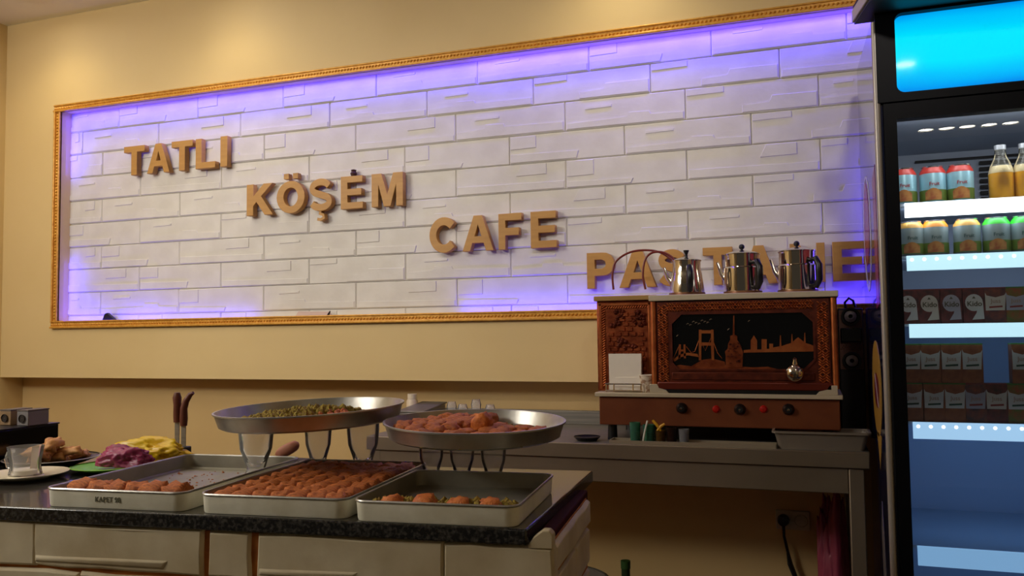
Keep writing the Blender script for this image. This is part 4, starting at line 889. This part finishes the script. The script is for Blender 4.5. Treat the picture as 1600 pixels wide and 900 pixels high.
# shelves with lit strips
led_m = M('shelf_led', (200, 236, 255), emit=1.0, emitc=(190, 234, 248)); led_hot = M('shelf_led_hot', (255, 255, 255), emit=3.2, emitc=(235, 248, 255)); led_mid = M('shelf_led_mid', (150, 180, 210), emit=1.0, emitc=(160, 202, 236)); led_low = M('shelf_led_low', (110, 130, 150), emit=1.0, emitc=(116, 160, 200))
dot_m = M('led_dot', (255, 255, 255), emit=1.5)
SH = [(.3095, .274, led_hot), (.179, .142, led_m), (.011, -.023, led_m), (-.228, -.268, led_mid), (-.526, -.572, led_low)]
for i, (zt_, zb_, mm) in enumerate(SH):
    b = MB(); b.box(X(.184), X(.79), Yf(2.276), Yf(2.74), cl(zt_-.006), cl(zt_)); sh = fp('shelf', b, M('shelf_white', (150, 160, 172), .4))
    b = MB(); b.box(X(.2215), X(.775), Yf(2.268), Yf(2.2755), cl(zb_), cl(zt_)); st = obj('light_strip', b, mm, sh, smooth=False, label='glowing white strip along the shelf edge')
    if i in (1, 3):
        b = MB()
        for k in range(18): b.lathe([(.001, .001), (.0045, .0)], 8, (X(.233+k*.0275), Yf(2.2678), cl(zt_-.010)), 'y')
        obj('led_dots', b, dot_m, sh, kind='stuff')
    la = light('shelf_lamp', 'AREA', (.487, 2.30, zt_-.03), (.40, .40, .25, .55, .5)[i], (.22, .48, 1.0) if i > 1 else (.62, .76, 1.0), shape='RECTANGLE', size=.54, size_y=.03)
    aim(la, (.487, 2.75, zt_-.20))
    if i < 2:
        b = MB()
        for k in range(22): b.box(X(.30+k*.009), X(.304+k*.009), Yf(2.30), Yf(2.42), cl(zt_-.0085), cl(zt_-.0065))
        obj('shelf_slots', b, M('slot_blue', (90, 130, 170), .4), sh, kind='stuff')
for k in range(7):
    b = MB(); b.box(X(.47), X(.60), Yf(2.738), Yf(2.754), cl(.475-k*.0175), cl(.484-k*.0175)); fp('vent_slat', b, fblack)
b = MB(); b.box(X(.30), X(.62), Yf(2.735), Yf(2.755), cl(.493), cl(.498)); fp('vent_edge', b, fblack)
la = light('fridge_top_lamp', 'AREA', (.487, 2.235, .505), .75, (.92, .96, 1.0), shape='RECTANGLE', size=.54, size_y=.03)
aim(la, (.487, 2.45, .25))
# prints on the left side
def sprint(name, pts, mat, d=.0008, holes=None, lb=None):
    polys = [[(y-FY0, cl(z)) for y, z in pts]] + ([[(y-FY0, cl(z)) for y, z in holes]] if holes else [])
    me = flat(polys, d); me.transform(Matrix.Rotation(PI/2, 4, 'Z')); o = obj(name, me, mat, sd, smooth=False, label=lb); o.location = (-.0004, 0, 0); return o
sprint('white_ring_print', ell(2.57, .27, .16, .165), M('print_white', (196, 190, 200), .2), holes=ell(2.57, .275, .125, .15), lb='thin white oval ring print')
sprint('red_print', ell(2.60, .30, .12, .12), M('print_red', (150, 40, 60), .2), .0006, lb='red oval print')
sprint('red_band_print', [(2.20, .06), (2.30, .05), (2.30, .38), (2.20, .40)], M('print_red', (150, 40, 60), .2), .0006, lb='red band print')
sprint('yellow_oval_print', ell(2.40, -.155, .16, .125), M('print_yellow', (168, 128, 50), .3), .0008, lb='yellow oval print')
sprint('dark_red_print', ell(2.40, -.160, .085, .046), M('print_dark_red', (100, 16, 28), .3), .0012, lb='dark red emblem print')
sprint('pale_stripe_print', [(2.33, -.20), (2.37, -.20), (2.47, -.12), (2.43, -.12)], M('print_pale', (178, 150, 150), .3), .0016, lb='pale stripe print')
sprint('yellow_tail_print', [(2.30, -.27), (2.45, -.27), (2.36, -.36)], M('print_yellow', (168, 128, 50), .3), .0008, lb='yellow tail print')
sprint('pale_leaf_print', [(2.36, -.44), (2.40, -.52), (2.38, -.72), (2.32, -.76), (2.30, -.62)], M('print_grey', (104, 96, 96), .3), .0008, lb='pale leaf print')

# ------------------------------------------------------------------ drinks on the shelves
can_b = M('can_blue', (150, 196, 208), .35, .3); can_l = M('can_alu', (204, 204, 204), .25, .9); green_g = M('can_green', (92, 112, 40), .45)
fruit = M('fruit_print', (150, 78, 40), .5, rgb2=(176, 120, 60), scale=50, detail=2, lo=.4, hi=.6)
def make_can(label, x, Y, z, cap, grp, h=.098, r=.0305, mark=None, body=None):
    t = thing('drink_can', label, 'can', (x, Y, z), 0, grp)
    b = MB(); b.lathe([(.001, 0), (r*.8, 0), (r, .006), (r, h*.80), (r*.99, h*.81)], 24); obj('body', b, body or can_b, t)
    b = MB(); b.lathe([(r, h*.80), (r*.97, h*.86), (r*.78, h*.955), (r*.78, h*.97)], 24); obj('shoulder', b, cap, t)
    b = MB(); b.lathe([(r*.78, h*.965), (r*.82, h), (r*.72, h), (r*.70, h*.97), (.001, h*.97)], 24); obj('lid', b, can_l, t)
    b = MB(); b.lathe([(r+.0003, .006), (r+.0006, .008), (r+.0006, h*.34), (r+.0003, h*.36)], 24); obj('green_band', b, green_g, t)
    pts = []
    b = MB()
    for a0, a1, z0, z1 in ((-130, -60, .008, h*.40), ):
        n = 6; lo = [((r+.0012)*math.cos(math.radians(a0+(a1-a0)*i/n)), (r+.0012)*math.sin(math.radians(a0+(a1-a0)*i/n)), z0) for i in range(n+1)]
        hi = [(p_[0], p_[1], z1*(.72+.28*math.sin(PI*i/n))) for i, p_ in enumerate(lo)]
        b.add(lo+hi, [(i, i+1, n+2+i, n+1+i) for i in range(n)])
    obj('fruit_picture', b, fruit, t)
    me = text('Fruit', .012, .0002)
    for v in me.vertices: a = v.co.x/r; v.co = Vector(((r+.0012)*math.sin(a), -(r+.0012)*math.cos(a), v.co.z))
    if mark: obj('lettering', me, mark, t, (0, 0, h*.47))
    me2 = text('~~~', .012, .0002)
    return t
redc = M('can_red', (200, 60, 50), .35); yel = M('can_yellow', (216, 160, 70), .35); grn = M('can_bright_green', (60, 200, 50), .35); ora = M('can_orange', (226, 140, 30), .35)
mk = M('mark_red', (196, 44, 48), .5); mk2 = M('mark_teal', (70, 100, 96), .5)
def xat(px, Y, z): return at(px, 450, Y).x if False else (lambda d: d.x)(at(px, 450+0, Y))
def solve_x(px, py, Y): return at(px, py, Y).x
z1s = .3100
YC = 2.325
for px, lb in ((1412, 'light blue can with a red shoulder, leftmost on the top shelf'), (1457.5, 'light blue can with a red shoulder, second on the top shelf'), (1500.5, 'light blue can with a red shoulder, third on the top shelf, nearest the orange bottles')):
    make_can(lb, solve_x(px, 292, YC), YC, z1s, redc, 'cans on the top fridge shelf', h=.094, mark=mk)
for px, cap, lb in ((1424, yel, 'grey-blue can with a pale yellow shoulder, leftmost on the second shelf'), (1461, ora, 'grey-blue can with an orange shoulder, second on the second shelf'), (1511, yel, 'grey-blue can with a yellow shoulder, middle of the second shelf after a gap'), (1557, grn, 'can with a bright green shoulder, second from the right on the second shelf'), (1601, grn, 'can with a green shoulder cut by the right edge of the photo')):
    make_can(lb, solve_x(px, 372, YC), YC, .1795, cap, 'cans on the second fridge shelf', h=.089, mark=mk2, body=M('can_grey_blue', (128, 142, 140), .4, .2))
ojm = M('orange_juice', (244, 184, 10), .25)
for px, lb in ((1564.5, 'glass bottle of orange juice, left of the two'), (1603, 'glass bottle of orange juice, right one cut by the photo edge')):
    x = solve_x(px, 280, YC); t = thing('juice_bottle', lb, 'bottle', (x, YC, z1s), 0, 'orange juice bottles on the top fridge shelf')
    b = MB(); b.lathe([(.001, .002), (.0265, .002), (.0275, .008), (.0275, .066), (.001, .066)], 24); obj('juice', b, ojm, t)
    b = MB(); b.lathe([(.001, 0), (.0275, 0), (.0285, .006), (.0285, .068), (.024, .086), (.014, .108), (.012, .124), (.001, .124)], 24); obj('glass', b, glass('bottle_glass', (255, 252, 240), .05, .03), t)
    b = MB(); b.lathe([(.001, .0662), (.0275, .0662), (.0275, .070), (.0235, .084), (.001, .084)], 24); obj('foam', b, M('foam_white', (236, 226, 196), .5), t, label='pale froth above the juice')
    b = MB(); b.lathe([(.001, .1245), (.013, .1245), (.013, .136), (.001, .137)], 20); obj('cap', b, M('cap_silver', (196, 200, 204), .3, .5), t)
def carton(label, x, Y, z, body, top, stripe, fruitm, grp, w=.0475, h=.10, swoosh=False):
    t = thing('juice_carton', label, 'carton', (x, Y, z), 0, grp)
    b = MB(); b.box(-w/2, w/2, 0, .036, 0, h); obj('body', b, fruitm, t, bevel=.001)
    if swoosh:
        me = flat([ell(0, h*.60, w*.40, h*.25, 20)], .0006); o = obj('white_oval', me, body, t, (0, -.0006, 0), smooth=False)
        me = flat([[(w*.40, h*.62), (w*.44, h*.12), (-w*.10, h*.10), (w*.10, h*.30), (w*.16, h*.45)]], .0006); obj('white_tail', me, body, t, (0, -.0009, 0), smooth=False)
        obj('lettering', text('Kido', .017, .0002), M('print_olive', (84, 76, 56), .6), t, (.001, -.0014, h*.50), smooth=False)
        me = flat([[(-.004, h*.72), (.004, h*.72), (0, h*.79)]], .0004); obj('crest', me, M('print_olive'  , (84, 76, 56)), t, (0, -.0012, 0), smooth=False)
    else:
        me = flat([[(-w*.46, h*.36), (w*.40, h*.36), (w*.47, h*.86), (w*.40, h*.80), (0, h*.74), (-w*.40, h*.80), (-w*.47, h*.88)]], .0006); obj('white_panel', me, body, t, (0, -.0006, 0), smooth=False)
        me = flat([[(-w*.3, h*.43), (w*.3, h*.45), (w*.3, h*.50), (-w*.3, h*.48)]], .0004); obj('stripe', me, stripe, t, (0, -.0011, 0), smooth=False)
        obj('lettering', text('Juss', .014, .0002), M('print_tan', (160, 128, 108), .6), t, (0, -.0011, h*.58), smooth=False)
    b = MB(); b.box(-w/2, w/2, .0, .036, h, h+.003); obj('top_fold', b, top, t)
    return t
cw_ = M('carton_white', (190, 184, 176), .5); cw2 = M('carton_cream', (190, 176, 160), .5); cw3 = M('carton_grey', (158, 150, 156), .5)
cherry = M('cherry_print', (110, 42, 38), .5, rgb2=(64, 30, 30), scale=45, detail=2); peach = M('peach_print', (140, 78, 42), .5, rgb2=(120, 56, 30), scale=45, detail=2); plum = M('plum_print', (70, 44, 50), .5, rgb2=(130, 60, 40), scale=45, detail=2); applep = M('apple_print', (92, 100, 36), .5, rgb2=(150, 70, 34), scale=45, detail=2)
grs = M('stripe_green', (34, 68, 54), .5); rds = M('stripe_red', (130, 40, 34), .5); gtop = M('carton_green_top', (66, 104, 34), .5); rtop = M('carton_red_top', (120, 44, 38), .5)
YK = 2.295
g3 = 'cartons on the third fridge shelf'
for i, (px, bd, lb) in enumerate(((1419, cw_, 'red carton with a white nine-shaped mark, leftmost on the third shelf'), (1452, cw2, 'red carton with a white nine-shaped mark, second on the third shelf'), (1486.5, cw3, 'red carton with a greyer nine-shaped mark, third on the third shelf'), (1522, cw_, 'red carton with a white nine-shaped mark, fourth on the third shelf'))):
    carton(lb, solve_x(px, 480, YK), YK, .0112, bd, rtop, grs, cherry, g3, swoosh=True, h=.083, w=.048)
carton('carton with a pale cream panel and dark red bar, fifth on the third shelf', solve_x(1556, 480, YK), YK, .0112, cw2, rtop, rds, plum, g3, h=.083, w=.047)
carton('narrow-looking grey carton with a red bar, last on the third shelf', solve_x(1588, 480, YK), YK, .0112, cw3, gtop, rds, applep, g3, h=.083, w=.045)
g4, g5 = 'upper layer of cartons on the fourth fridge shelf', 'lower layer of cartons on the fourth fridge shelf'
h5 = .0905
low = [(1426, cw_, gtop, grs, peach, 'leftmost'), (1460, cw_, gtop, grs, peach, 'second'), (1493, cw_, gtop, grs, peach, 'third'), (1525, cw3, rtop, rds, plum, 'fourth, with dark plums'), (1558, cw2, rtop, rds, cherry, 'fifth, with a red top'), (1592, cw_, gtop, grs, applep, 'sixth, cut by the photo edge')]
for px, bd, tp, st_, fm, lb in low:
    carton('juice carton in the lower layer on the fourth shelf, '+lb, solve_x(px, 630, YK), YK, -.2278, bd, tp, st_, fm, g5, h=h5, w=.047)
for px, bd, lb in ((1424, cw_, 'leftmost'), (1454, cw_, 'second'), (1487, cw_, 'third'), (1519.5, cw_, 'fourth, beside the gap'), (1598, cw_, 'alone right of the gap')):
    carton('juice carton in the upper layer on the fourth shelf, '+lb, solve_x(px, 565, YK), YK, -.2278+h5+.0032, bd, gtop, grs, peach, g4, h=.093, w=.046)
